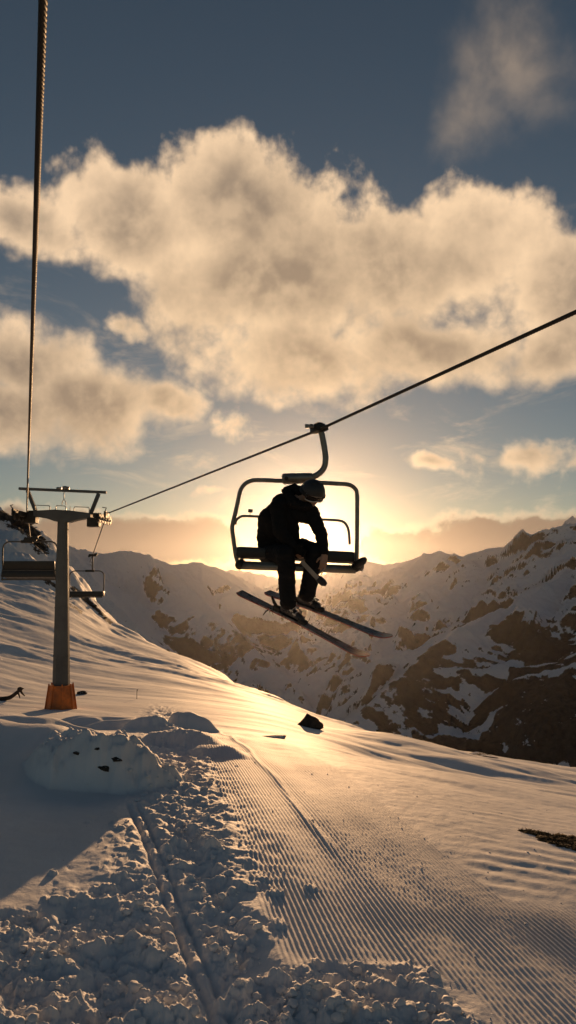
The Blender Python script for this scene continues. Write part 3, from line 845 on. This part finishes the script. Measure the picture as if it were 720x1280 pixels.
# service rails above the crossarm
for x0, x1, y0 in ((45.5, 64, 632), (71.5, 84, 632.5), (94, 113, 634)):
    mb = MB(); mb.tube([lp(x0, y0 + 9, -.1), lp(x0, y0 + 1.5, -.1), lp(x0 + 1, y0, -.1), lp(x1 - 1, y0 + .6, -.1), lp(x1, y0 + 2, -.1), lp(x1, y0 + 9, -.1)], 0.011, 6)
    mb.build('service_rail', M_STEEL, mast, True)
mb = MB()
mb.box(lp(74, 610.5), (0.10, 0.12, 0.05)); mb.box(lp(81.5, 609.7), (0.09, 0.12, 0.07)); mb.box(lp(85, 610.8), (0.05, 0.1, 0.09))
mb.tube([lp(80, 614), lp(80, 624)], 0.010, 6)
mb.tube([lp(77.5, 631), lp(78, 627), lp(80, 624), lp(82, 627), lp(82.5, 631)], 0.010, 6)
mb.build('centre_hook', M_STEEL, mast, True)
mb = MB(); mb.tube([lp(87.5, 640), lp(87.8, 633)], 0.009, 6); mb.build('short_rod', M_STEEL, mast)
def sheaves(px, py, flip, box):
    c = lp(px, py)
    h = MB(); 
    h.box(lp(*box[:2]), (box[2] * S, 0.24, box[3] * S), None, 0.01)
    hd = h.build('sheave_housing', M_DARK, mast)
    m3 = MB(); m3.box(c + Vector((0, 0, -0.02)), (0.07, 1.0, 0.12), None, 0.01); m3.box(c + Vector((flip * 0.10, 0, 0.04)), (0.16, 0.10, 0.10)); m3.build('rocker_beam', M_DARK, mast)
    for k in range(5):
        w_ = MB(); yy = -0.5 + 0.25 * k
        cc = c + Vector((-flip * 0.085, yy, -0.06))
        w_.tube([cc - Vector((.035, 0, 0)), cc - Vector((.02, 0, 0)), cc + Vector((.02, 0, 0)), cc + Vector((.035, 0, 0))], [0.115, 0.09, 0.09, 0.115], 18)
        ww = w_.build('sheave_wheel', M_DARK, mast)
        q = MB(); q.tube([cc - Vector((.05, 0, 0)), cc + Vector((.05, 0, 0))], 0.025, 8); q.build('axle', M_DARK, ww)
    g = MB(); g.box(c + Vector((-flip * 0.20, -0.25, 0.02)), (0.05, 0.35, 0.16), None, 0.01)
    g.tube([c + Vector((-flip * .2, -.4, .1)), c + Vector((-flip * .24, -.45, .17)), c + Vector((-flip * .16, -.5, .18))], 0.012, 6)
    g.build('cable_catcher', M_DARK, mast)
    return c
sheaves(34, 643, 1, (39, 648, 15, 12.5))
sheaves(126, 646, -1, (117.5, 653, 15, 11.5))
Zsh = 0

# ------------------------------------------------------------------ chairs
def chair_parts(root, sc, main=False, double=False):
    """local frame: origin at the cable clamp, x across, z up, -y towards the camera. 1 unit = sc photo pixels"""
    def L(px, py, y=0.0): return Vector((px * sc, y, -py * sc))     # px right of the clamp, py below it
    return L

# ---- the rider's chair, coordinates in photo pixels about the clamp (397,538) at 8 m
Yc = 8.0; sc = Yc / FPX
chair = empty('chairlift_chair', CLAMP); tag(chair, 'steel framed lift chair with black seat carrying the bent skier', 'lift chair', 'chairs of the chairlift')
def L(px, py, y=0.0): return at(px, py, Yc) - CLAMP + Vector((0, y, 0))
def bez(p, n=10):
    """smooth polyline through points (catmull-rom)"""
    p = [Vector(q) for q in p]; out = []
    for i in range(len(p) - 1):
        a = p[max(i - 1, 0)]; b = p[i]; c = p[i + 1]; d = p[min(i + 2, len(p) - 1)]
        for k in range(n):
            t = k / n
            out.append(0.5 * ((2 * b) + (c - a) * t + (2 * a - 5 * b + 4 * c - d) * t * t + (3 * b - a - 3 * c + d) * t ** 3))
    out.append(p[-1]); return out
# grip on the cable
cd = (r_far - CLAMP).normalized()
mb = MB()
R3 = cd.to_track_quat('X', 'Z').to_matrix()
mb.box(L(396, 536), (0.17, 0.09, 0.085), R3, 0.014)
mb.box(L(398, 531.5), (0.10, 0.07, 0.05), R3, 0.012)
mb.box(L(404, 537), (0.16, 0.05, 0.045), R3, 0.010)
mb.ball(L(389, 534, -.04), 0.03, 10); mb.ball(L(404, 533, -.03), 0.028, 10)
grip = mb.build('cable_grip', M_DARK, chair, True, 40)
mb = MB(); mb.tube([L(392, 534.5, -.05), L(386, 534.5, -.07)], [0.014, 0.014], 8); mb.box(L(383.5, 534.6, -.08), (0.045, 0.035, 0.045), None, 0.006)
mb.build('grip_lever', M_STEEL, grip, True, 40)
mb = MB()
mb.tube(bez([L(401, 538), L(403, 546), L(405.5, 560), L(407, 573), L(405.5, 583), L(401, 590), L(394, 595), L(385, 597.2), L(376, 597.5)], 6), [0.034] * 49, 14)
mb.build('hanger_arm', M_TUBE, chair, True)
mb = MB(); mb.tube([L(352.5, 598.8), L(355, 598.6), L(390, 597.5), L(392, 597.2)], [0.045, 0.062, 0.058, 0.04], 14)
hb = mb.build('hanger_sleeve', M_TUBE, chair, True, 40)
mb = MB(); mb.tube([L(358, 599, -0.07), L(358, 599, -.05)], 0.022, 10); mb.build('bolt', M_DARK, hb, True, 40)
mb = MB(); mb.tube([L(372, 604, 0), L(372, 596, 0)], 0.04, 10); mb.build('bolt', M_DARK, hb, True, 40)
# outer hoop
left = [L(395, 603), L(370, 601.5), L(345, 600.8), L(322, 600), L(314, 601), L(307.5, 604), L(302.5, 609.5), L(299.5, 617), L(295, 638), L(291, 654), L(290.3, 662), L(291.5, 672), L(294, 690), L(296, 699), L(299, 705), L(304, 709)]
right = [L(395, 603), L(415, 604.3), L(432, 605.2), L(439, 607), L(444, 611), L(446.3, 618), L(446.5, 640), L(446.2, 670), L(446, 690), L(445.8, 703)]
mb = MB(); mb.tube(bez(left, 5), 0.024, 12); mb.tube(bez(right, 5), 0.024, 12)
mb.build('outer_frame', M_TUBE, chair, True)
mb = MB()
mb.tube(bez([L(293.5, 655, .1), L(295, 649, .1), L(300, 645, .1), L(306, 644, .1), L(330, 645, .1), L(380, 647.5, .1), L(415, 649, .1), L(426, 650, .1), L(432, 653, .1), L(436, 660, .1), L(437.5, 670, .1), L(438, 680, .1)], 5), 0.015, 10)
mb.build('backrest_rail', M_TUBE, chair, True)
mb = MB(); mb.box(L(312.5, 637.5, .1), (0.052, 0.02, 0.040), Matrix.Rotation(0.12, 3, 'Y'), 0.004); mb.tube([L(312.5, 638, .1), L(311.5, 645, .1)], 0.003, 5); mb.build('tag_plate', M_DARK, chair)
# seat: long cushions
mb = MB()
a, b = L(297, 691, -0.10), L(441, 697.5, -0.10)
ang = -math.atan2((b - a).z, (b - a).x)
RY = Matrix.Rotation(ang, 3, 'Y')
mb.box((a + b) / 2, ((b - a).length, 0.42, 0.115), RY, 0.035)
mb.build('seat_cushion', M_SEAT, chair, True, 50)
mb = MB()
a, b = L(299, 704, -.1), L(441, 709, -.1)
mb.box((a + b) / 2 + Vector((0, 0, 0.055)), ((b - a).length, 0.36, 0.02), RY, 0.004)
mb.build('seat_pan', M_DARK, chair)
mb = MB()
mb.tube([L(303, 708, -0.32), L(441, 713, -.32)], 0.038, 14)
mb.tube([L(303, 704, -0.30), L(441, 709.5, -.30)], 0.018, 10)
mb.tube([L(303, 708, 0.08), L(443, 713, .08)], 0.022, 10)
mb.build('seat_support_tube', M_TUBE, chair, True)
for px, py in ((304, 705), (443, 708)):
    mb = MB(); mb.box(L(px, py, -.12), (0.045, 0.42, 0.10), RY, 0.015); mb.ball(L(px - 2, py + 2, -.32), 0.05, 12); mb.build('end_bracket', M_DARK, chair, True, 50)
mb = MB(); mb.tube([L(441, 709, -.33), L(444, 706, -.36), L(449, 702, -.42), L(452, 699.5, -.44)], [0.03, 0.042, 0.04, 0.022], 12)
mb.build('armrest_pad', M_SEAT, chair, True)
mb = MB(); mb.tube([L(447, 713, -.3), L(449.5, 710, -.32), L(450, 706, -.34)], [0.02, 0.016, 0.01], 8); mb.build('latch', M_TUBE, chair, True)

# ---- the two empty chairs beyond the mast
M_CHAIRD = simple('dull_chair_steel', (0.12, 0.11, 0.10), 0.6, 0.3)
def empty_chair(P, W, label, back):
    root = empty('chairlift_chair', P); tag(root, label, 'lift chair', 'chairs of the chairlift')
    h = W / 2
    k = W / 1.5
    mb = MB(); mb.box((0, 0, 0.0), (0.34 * k, 0.09, 0.10 * k), None, 0.015); mb.box((0.14 * k, 0, 0.05 * k), (0.14 * k, 0.08, 0.06 * k), None, 0.01); mb.box((-.15 * k, 0, -.04), (.09, .08, .06), None, .01)
    mb.build('cable_grip', M_DARK, root, True, 40)
    drop = 0.07 if back else 0.60
    mb = MB()
    if back: mb.tube(bez([(0.16, 0, 0), (0.30, 0, 0.0), (0.36, 0, -0.04), (0.38, 0, -0.14)], 5), 0.022, 8); mb.build('guide_arm', M_CHAIRD, root, True); mb = MB()
    mb.tube([(0, 0, 0), (0, 0, -drop)], 0.026, 10); mb.build('hanger_arm', M_CHAIRD, root, True)
    mb = MB(); mb.box((-0.1, 0, -drop), (0.34, 0.10, 0.085), None, 0.02); mb.build('hanger_sleeve', M_DARK, root, True, 40)
    Ht = 0.83 if back else 0.92
    z1, z0 = -drop, -drop - Ht
    r = 0.20
    hoop = [(-h + .03, 0, z0)] + [(-h, 0, z0 + .3), (-h, 0, z1 - r)] + arc((-h + r, z1 - r), r, math.pi, math.pi / 2, 6)[1:] + arc((h - r, z1 - r), r, math.pi / 2, 0, 6) + [(h, 0, z0 + .3), (h - .03, 0, z0)]
    mb = MB(); mb.tube(hoop, 0.022, 10); mb.build('outer_frame', M_CHAIRD, root, True)
    if back:
        mb = MB(); mb.box((0, -0.02, z0 + .15), (W - .1, 0.06, 0.25), Matrix.Rotation(0.10, 3, 'X'), 0.02); mb.build('backrest', M_SEAT, root, True, 50)
        mb = MB(); mb.tube([(-h + .02, -.06, z0 - .0), (h - .02, -.06, z0 - .0)], 0.028, 10); mb.tube([(-h + .02, -.08, z0 - .25), (h - .02, -.08, z0 - .25)], 0.026, 10)
        mb.build('seat_support_tube', M_CHAIRD, root, True)
        mb = MB(); mb.box((0, 0.10, z0 - .12), (W - .08, 0.42, 0.18), Matrix.Rotation(-0.12, 3, 'X'), 0.03); mb.build('seat_cushion', M_SEAT, root, True, 50)
        for s in (-1, 1):
            mb = MB(); mb.tube([(s * (h - .02), 0, z0 + .05), (s * (h + .01), 0, z0 - .15), (s * (h - .03), 0, z0 - .28)], 0.022, 8); mb.build('side_bracket', M_CHAIRD, root, True)
    else:
        mb = MB(); mb.box((0, -0.05, z0 + .05), (W + .02, 0.42, 0.20), None, 0.03); mb.build('seat_cushion', M_SEAT, root, True, 50)
        mb = MB(); mb.tube([(-h, -.2, z0 - .07), (h, -.2, z0 - .07)], 0.018, 8); mb.build('seat_support_tube', M_CHAIRD, root, True)
    return root
empty_chair(CH1 + (Vector((0, 0, 0))), 68 / FPX * 21.0, 'empty lift chair seen from behind, close to the left of the mast', True)
c2 = empty_chair(CH2, 43 / FPX * 28.0, 'empty lift chair with thin hoop frame, farther off just right of the mast', False)
# its hoop hangs a little to the left of the clamp
for ch in list(c2.children):
    if ch.name.split('.')[0] in ('outer_frame', 'seat_cushion', 'seat_support_tube'): ch.location.x = -0.21

# ------------------------------------------------------------------ skier
def capsules(chains, bm):
    """chains of (point, radius) -> overlapping tapered capsules"""
    for ch in chains:
        for (p, r), (q, s) in zip(ch[:-1], ch[1:]):
            p = Vector(p); q = Vector(q)
            n = max(2, int((q - p).length / (min(r, s) * 0.5)))
            for i in range(n + 1):
                t = i / n; c = p.lerp(q, t); rad = r + (s - r) * t
                m = bmesh.ops.create_icosphere(bm, subdivisions=2, radius=rad)
                for v in m['verts']: v.co += c
def fused(name, chains, voxel, mat, parent, smooth_it=6, extra=None, disp=None):
    bm = bmesh.new(); capsules(chains, bm)
    if extra: extra(bm)
    me = bpy.data.meshes.new(name); bm.to_mesh(me); bm.free()
    tmp = bpy.data.objects.new('tmp', me); COL.objects.link(tmp)
    md = tmp.modifiers.new('r', 'REMESH'); md.mode = 'VOXEL'; md.voxel_size = voxel
    ms = tmp.modifiers.new('s', 'SMOOTH'); ms.iterations = smooth_it; ms.factor = 0.5
    dg = bpy.context.evaluated_depsgraph_get(); dg.update()
    me2 = bpy.data.meshes.new_from_object(tmp.evaluated_get(dg))
    bpy.data.objects.remove(tmp); bpy.data.meshes.remove(me)
    me2.name = name
    if disp:
        me2.update()
        N = [v.normal.copy() for v in me2.vertices]
        for v, nn in zip(me2.vertices, N): v.co += nn * disp(v.co)
    me2.materials.clear()
    return link(name, me2, mat, parent, True)
PELV = at(343, 690, 7.95)
person = empty('person', PELV)
tag(person, 'skier in black with dark helmet and goggles, bent forward on the chair', 'person')
def B(px, py, Y): return at(px, py, Y) - PELV
def wr(c):                                            # fabric folds
    return 0.010 * mnoise.noise(Vector((c.x * 9, c.y * 9, c.z * 15))) + 0.006 * mnoise.noise(Vector((c.x * 24 + 4, c.y * 24, c.z * 34)))
hipL, hipR = B(335, 691, 7.90), B(352, 692, 7.92)
kneeL, kneeR = B(357, 694, 7.44), B(394, 689, 7.46)
ankL, ankR = B(360, 752, 7.50), B(384, 744, 7.62)
chest = B(353, 642, 7.72); belly = B(343, 668, 7.86); uppb = B(362, 630, 7.66); neck = B(379, 624, 7.58); headc = B(390, 618, 7.52)
shR = B(389, 640, 7.58); elR = B(401, 666, 7.50); wrR = B(406, 693, 7.40)
shL = B(348, 634, 7.58); elL = B(350, 664, 7.50); wrL = B(368, 684, 7.46)
def hand_chains(wrist, d, side, curl, r=0.0088):
    """palm + five fingers; d = direction of the hand, side = towards the thumb"""
    d = d.normalized(); side = (side - d * side.dot(d)).normalized(); nrm = d.cross(side)
    ch = []
    for k, (o, ln) in enumerate(((0.030, 0.070), (0.011, 0.078), (-0.008, 0.073), (-0.026, 0.058))):
        base = wrist + d * 0.085 + side * o
        ch.append([(wrist + side * o * 0.5, 0.021), (base, 0.0135)])
        p = base; dd = d.copy(); seg = [(p, r * 1.08)]
        for j, f in enumerate((0.45, 0.32, 0.23)):
            dd = (dd + nrm * curl * (0.5 + 0.4 * j) + side * o * 1.5).normalized(); p = p + dd * ln * f; seg.append((p, r * (1 - 0.07 * (j + 1))))
        ch.append(seg)
    t0 = wrist + d * 0.025 + side * 0.026
    t1 = t0 + (d * 0.6 + side * 0.8 + nrm * .25).normalized() * 0.042
    t2 = t1 + (d * 0.9 + side * 0.25 + nrm * .5).normalized() * 0.032
    ch.append([(t0, 0.015), (t1, 0.0115), (t2, 0.0095)])
    return ch
hdR = B(403, 716, 7.36) - wrR
hR = hand_chains(wrR + hdR.normalized() * .01, hdR, Vector((-1, -0.3, 0)), 0.55)
hdL = B(381, 692, 7.42) - wrL
hL = hand_chains(wrL, hdL, Vector((0.5, -0.3, 0.6)), 0.6)
def head_extra(bm):
    # head: skull, face with brow, nose, lips, chin and ears; turned down and towards the lower right
    f = Vector((0.42, -0.72, -0.55)).normalized(); s = f.cross(Vector((0, 0, 1))).normalized(); u = s.cross(f)
    def e(c, r, sub=3):
        m = bmesh.ops.create_icosphere(bm, subdivisions=sub, radius=1.0)
        for v in m['verts']:
            q = v.co.copy(); v.co = headc + f * (c[0] + q.x * r[0]) + s * (c[1] + q.y * r[1]) + u * (c[2] + q.z * r[2])
    e((0, 0, 0.02), (0.098, 0.078, 0.10)); e((0.035, 0, -0.045), (0.062, 0.058, 0.062))
    e((0.060, 0, -0.092), (0.026, 0.024, 0.020)); e((0.104, 0, -0.022), (0.018, 0.012, 0.024)); e((0.094, 0, 0.0), (0.012, 0.009, 0.028))
    e((0.092, 0, -0.060), (0.010, 0.022, 0.005)); e((0.090, 0, -0.070), (0.010, 0.020, 0.006))
    for k in (-1, 1):
        e((0.0, k * 0.079, -0.01), (0.018, 0.008, 0.030), 2); e((0.086, k * 0.032, 0.018), (0.012, 0.026, 0.007), 2); e((0.082, k * 0.03, 0.0), (0.012, 0.014, 0.009), 2)
body = fused('body', [
    [(hipL, .085), (hipR, .085)], [(PELV * 0 + Vector((0, 0, 0)), .11), (belly, .105), (chest, .125), (uppb, .10), (neck, .062), (headc, .055)],
    [(uppb, .085), (shL, .06), (elL, .042), (wrL, .028)], [(uppb, .085), (shR, .058), (elR, .042), (wrR, .028)],
    [(hipL, .085), (kneeL, .058), (ankL, .040)], [(hipR, .085), (kneeR, .058), (ankR, .040)],
    ] + hR + hL,
    0.0055, M_SKIN, person, 2, head_extra)
def tor_extra(bm):
    for c, r in ((B(350, 650, 7.76), (.20, .155, .22)), (B(343, 676, 7.88), (.185, .15, .17)), (B(362, 634, 7.68), (.20, .15, .13))):
        m = bmesh.ops.create_icosphere(bm, subdivisions=4, radius=1.0)
        Rm = Matrix.Rotation(0.45, 3, 'Y')
        for v in m['verts']: v.co = Rm @ Vector((v.co.x * r[0], v.co.y * r[1], v.co.z * r[2])) + c
jacket = fused('jacket', [
    [(B(342, 688, 7.92), .165), (belly, .155), (chest, .155), (uppb, .135)],
    [(B(337, 648, 7.74), .125), (B(334, 672, 7.86), .120), (B(336, 688, 7.92), .120)], [(B(356, 650, 7.66), .15), (B(360, 672, 7.70), .13)], [(B(372, 642, 7.60), .10), (B(388, 646, 7.58), .085)],
    [(uppb, .12), (shL, .095), (elL, .078), (wrL + (elL - wrL) * 0.12, .050)],
    [(uppb, .12), (shR, .082), (B(396, 655, 7.54), .074), (elR, .070), (wrR + (elR - wrR) * 0.10, .050)]],
    0.009, M_JACKET, person, 5, tor_extra, wr)
hood = fused('hood', [
    [(B(362, 620, 7.72), .07), (B(358, 614, 7.74), .05), (B(368, 611, 7.66), .055), (B(377, 616, 7.58), .06)],
    [(B(358, 616, 7.6), .045), (B(366, 628, 7.50), .06), (B(378, 633, 7.48), .05), (B(386, 632, 7.48), .04)]],
    0.008, M_JACKET, person, 3, None, lambda c: 0.014 * mnoise.noise(c * 30) + 0.008 * mnoise.noise(c * 70))
trousers = fused('trousers', [
    [(hipL, .125), (hipR, .12)], [(hipL, .12), (kneeL + Vector((0, 0, .01)), .098), (kneeL + (ankL - kneeL) * .5, .092), (ankL + Vector((0, 0, .0)), .090)],
    [(hipR, .125), (B(378, 685, 7.65), .105), (kneeR + Vector((0, .02, 0)), .092), (kneeR + (ankR - kneeR) * .5, .090), (ankR + Vector((0, 0, .015)), .088)]],
    0.009, M_TROUS, person, 4, None, wr)
fused('hand_shade_cover', [[(p, r_ + 0.0045) for p, r_ in c_] for c_ in hL] + [[(wrL + (elL - wrL) * .2, .036), (wrL, .034)]], 0.0055, M_JACKET, person, 1)  # black cover added over the left hand, stands in for deep shade
# helmet
f = Vector((0.42, -0.72, -0.55)).normalized(); s_ = f.cross(Vector((0, 0, 1))).normalized(); u_ = s_.cross(f)
HM = Matrix((f, s_, u_)).transposed()                     # columns forward, side, up
bm = bmesh.new()
q = bmesh.ops.create_uvsphere(bm, u_segments=36, v_segments=24, radius=1.0)
for v in q['verts']:
    c = v.co
    lowf = -0.10 if c.x > 0 else -0.55                     # rim higher at the face than at the nape
    lim = 0.12 - 0.55 * (0.5 - 0.5 * c.x)
    if c.z < lim: c.z = lim + (c.z - lim) * 0.08
    v.co = HM @ Vector((c.x * 0.142, c.y * 0.125, c.z * 0.135 + 0.028)) + headc
me = bpy.data.meshes.new('helmet'); bm.to_mesh(me); bm.free()
helmet = link('helmet', me, M_HELMET, person, True)
for k in (-0.055, 0, 0.055):
    mb = MB(); mb.box(headc + HM @ Vector((0.02, k, 0.160 - abs(k) * 0.35)), (0.07, 0.012, 0.008), HM, 0.003); mb.build('vent', M_SEAT, helmet)
# goggles
mb = MB(); n = 14
def gp(a, z, r): return headc + HM @ Vector((math.cos(a) * r * 0.118 / .118, math.sin(a) * r, z))
ring = []
for k in range(n + 1):
    a = -1.05 + 2.1 * k / n; ring.append(gp(a, 0.034 + 0.0 * k, 0.122))
lowr = [gp(1.05 - 2.1 * k / n, -0.030 + 0.012 * math.exp(-((k - n / 2) / 1.6) ** 2), 0.120) for k in range(n + 1)]
loop = ring + lowr + [ring[0]]
mb.tube(loop, 0.0075, 8, cap=True); gf = mb.build('goggles', M_FRAME_W, person, True)
b = bmesh.new()
top = [b.verts.new(gp(-1.05 + 2.1 * k / n, 0.034, 0.124)) for k in range(n + 1)]
mid = [b.verts.new(gp(-1.05 + 2.1 * k / n, 0.003, 0.132)) for k in range(n + 1)]
bot = [b.verts.new(gp(-1.05 + 2.1 * k / n, -0.030 + 0.012 * math.exp(-((k - n / 2) / 1.6) ** 2), 0.122)) for k in range(n + 1)]
for k in range(n):
    b.faces.new((top[k], top[k + 1], mid[k + 1], mid[k])); b.faces.new((mid[k], mid[k + 1], bot[k + 1], bot[k]))
r = bmesh.ops.solidify(b, geom=b.faces[:], thickness=0.003)
me = bpy.data.meshes.new('goggle_lens'); b.to_mesh(me); b.free(); link('lens', me, M_LENS, gf, True)
mb = MB(); st_ = []
for k in range(25):
    a = 1.0 + (2 * math.pi - 2.0) * k / 24; st_.append(headc + HM @ Vector((math.cos(a) * 0.146, math.sin(a) * 0.130, 0.012 + 0.02 * (1 - math.cos(a)) / 2)))
for dz in (-0.012, 0, 0.012): mb.tube([p + u_ * dz for p in st_], 0.006, 6)
mb.build('strap', M_SEAT, gf, True)

# ---- boots and skis
def ski_setup(T, P, boot_t, ank, lab, hidden_roll=math.radians(-16)):
    """T tail point, P tip point; the boot stands boot_t of the way from tail to tip"""
    d = P - T; Ln = d.length; d.normalize()
    side = d.cross(Vector((0, 0, 1))).normalized(); up = side.cross(d)
    roll = Matrix.Rotation(-hidden_roll, 3, d); side = roll @ side; up = roll @ up
    M = Matrix((d, -side, up)).transposed()
    root = empty('ski', T.lerp(P, boot_t)); root.rotation_euler = M.to_euler(); tag(root, lab, 'ski', 'skis on the rider\'s feet')
    n = 48; b = bmesh.new(); be = bmesh.new()
    top = []; sidew = []
    for k in range(n + 1):
        t = k / n; x = (t - boot_t) * Ln
        wd = 0.042 + 0.018 * abs(2 * t - 0.95) ** 2.0
        if t > 0.93: wd *= math.sqrt(max(0.02, 1 - ((t - 0.93) / 0.07) ** 2.2))
        if t < 0.02: wd *= 0.80
        z = 0.012 * (1 - (2 * t - 1) ** 2)
        if t > 0.86: z += 0.9 * (t - 0.86) ** 2 * Ln * 1.6
        if t < 0.05: z += 0.8 * (0.05 - t) ** 2 * Ln * 3
        th_ = 0.009 + 0.010 * math.exp(-((t - boot_t) / 0.22) ** 2)
        top.append((x, wd, z, th_))
    def strip(b, z0f, z1f, wf):
        R = [[b.verts.new((x, sgn * wd * wf, z + zf(th_))) for sgn in (-1, 1) for zf in (z0f, z1f)] for x, wd, z, th_ in top]
        for p, q in zip(R[:-1], R[1:]):
            for (i, j) in ((0, 1), (1, 3), (3, 2), (2, 0)): b.faces.new((p[i], p[j], q[j], q[i]))
        b.faces.new(R[0]); b.faces.new(R[-1])
    strip(b, lambda t: 0.004, lambda t: t, 1.0); strip(be, lambda t: -0.004, lambda t: 0.003, 1.02)
    mbx = MB(); mbx.b.free(); mbx.b = b; mbx.build('topsheet', M_SKI, root, True, 40)
    mbx = MB(); mbx.b.free(); mbx.b = be; mbx.build('base_edge', M_SKIEDGE, root, True, 40)
    # binding
    mbx = MB(); mbx.box((0.155, 0, 0.040), (0.09, 0.062, 0.045), None, 0.01); mbx.tube([(0.13, -.035, .06), (.12, -.03, .075), (.12, .03, .075), (.13, .035, .06)], 0.009, 6)
    mbx.box((0.04, 0, 0.026), (0.30, 0.055, 0.012), None, 0.003)
    mbx.build('toe_binding', M_DARK, root, True, 40)
    mbx = MB(); mbx.box((-0.185, 0, 0.045), (0.10, 0.058, 0.055), None, 0.012); mbx.tube([(-0.20, 0, 0.06), (-0.25, 0, 0.10), (-0.285, 0, 0.150)], [0.018, 0.016, 0.010], 8)
    mbx.build('heel_binding', M_DARK, root, True, 40)
    for xx in (-0.27,):
        mbx = MB()
        for sgn in (-1, 1): mbx.tube([(xx + .02, sgn * .03, .03), (xx - .03, sgn * .045, -.02), (xx - .06, sgn * .05, -.075)], [0.008, 0.007, 0.005], 6)
        mbx.build('brake_arm', M_DARK, root, True)
    return root, M, T.lerp(P, boot_t)
rootL, ML, cL = ski_setup(at(299, 741, 8.00), at(461, 825, 7.05), 0.43, ankL, 'front ski, longer looking, tail out to the left and tip lowest in the air')
rootR, MR, cR = ski_setup(at(334, 741, 8.12), at(490, 801, 7.10), 0.36, ankR, 'rear ski, partly hidden behind the boots, with its red tip reaching farthest right')
def boot(M, c, ank, seed):
    """ski boot on the ski frame M at c (world), cuff up to the ankle"""
    def wl(x, y, z): return c + M @ Vector((x, y, z)) - PELV
    top = ank + Vector((0, 0, 0.02))
    sh = fused('ski_boot', [[(wl(-0.10, 0, 0.085), .046), (wl(0.04, 0, 0.082), .044), (wl(0.125, 0, 0.072), .036)],
                            [(wl(-0.085, 0, 0.10), .058), (top, .070)], [(wl(-0.02, 0, 0.12), .054), (top + (M @ Vector((.02, 0, 0))), .064)],
                            [(wl(-0.15, 0, 0.055), .020), (wl(0.155, 0, 0.055), .020)]], 0.007, M_BOOT, person, 3)
    for k, (x, z) in enumerate(((0.075, 0.10), (0.03, 0.125), (-0.01, 0.165), (-0.03, 0.215))):
        m = MB()
        p = wl(x, 0, z)
        pts = [p + M @ Vector((0.012 * math.cos(a), 0.054 * math.sin(a) , 0.036 * math.cos(a))) for a in np.linspace(-1.9, 1.9, 11)]
        m.tube(pts, 0.0055, 6); m.box(p + M @ Vector((0, 0.052, 0.01)), (0.045, 0.010, 0.016), M, 0.003); m.box(p + M @ Vector((0, -0.054, 0.01)), (0.045, 0.010, 0.016), M, 0.003)
        m.build('buckle', M_BUCKLE, sh)
    return sh
boot(ML, cL, ankL, 1); boot(MR, cR, ankR, 2)

# pale band with black rounded end, hanging from the hand
root = empty('strap_band', at(396, 714, 7.28)); tag(root, 'pale grey band with a black rounded end slung below the skier\'s hand', 'strap')
def K(px, py, Y): return at(px, py, Y) - root.location
mb = MB()
a, b = K(378, 703, 7.26), K(396, 722, 7.26)
R3 = (b - a).to_track_quat('X', 'Y').to_matrix()
mb.box((a + b) / 2, ((b - a).length * 1.05, 0.025, 0.070), R3, 0.008)
mb.build('band', M_GLOVE, root, True, 40)
mb = MB(); mb.tube([K(395, 721, 7.26), K(399, 724, 7.26), K(404, 728.5, 7.26), K(408, 731, 7.26)], [0.026, 0.036, 0.036, 0.018], 12); mb.build('end_cap', M_SEAT, root, True)
mb = MB(); mb.tube([K(396, 721, 7.26), K(399, 717, 7.29), K(403, 713, 7.33), K(405, 710, 7.36)], 0.007, 8); mb.tube([K(398, 722, 7.26), K(402, 718, 7.29), K(404, 712, 7.36)], 0.006, 8); mb.build('cord', M_GLOVE, root, True)

# ------------------------------------------------------------------ odds and ends near the mast
# dark bent branch at the left edge
Yb = find_y(15, 876)
rb = MB()
def Q(px, py, dy=0): return at(px, py, Yb + dy) - at(15, 872, Yb)
rb.tube(bez([Q(-25, 876), Q(-8, 874), Q(4, 873.5), Q(13, 871.5), Q(20, 866.5), Q(25, 862)], 4), [0.07 - 0.0015 * k for k in range(21)], 8)
rb.ball(Q(25, 861.5), (0.075, 0.06, 0.06), 12); rb.tube([Q(25, 862), Q(28, 867), Q(31, 870)], [0.035, 0.025, 0.012], 6); rb.tube([Q(24, 864), Q(27, 860), Q(30, 861)], [0.03, 0.02, 0.01], 6); rb.tube([Q(22, 865), Q(24, 869), Q(25, 873)], [0.03, 0.02, 0.01], 6)
o = rb.build('dead_branch', M_BARK, smooth=True); o.location = at(15, 872, Yb); tag(o, 'dark bent dead branch lying on the snow at the left edge', 'branch')
Yk = find_y(100, 868)
rock(101, 866, Yk, 0.13, (1.3, .8, .7), 'low dark stone right beside the orange foot of the mast', 61, sink=0.9)
for px, py, hpx, lb in ((171, 874, 12, 'thin snow stake standing on the brow right of the mast'),):
    Yk = find_y(px, py)
    p = at(px, py, Yk); mb = MB(); hh = hpx / FPX * Yk
    mb.tube([(0, 0, -0.1), (0.0, 0, hh)], 0.008, 6); mb.tube([(0.0, 0, hh * .75), (0.03, 0, hh * 1.02)], 0.006, 6)
    o = mb.build('snow_stake', M_DARK); o.location = p; tag(o, lb, 'stake')
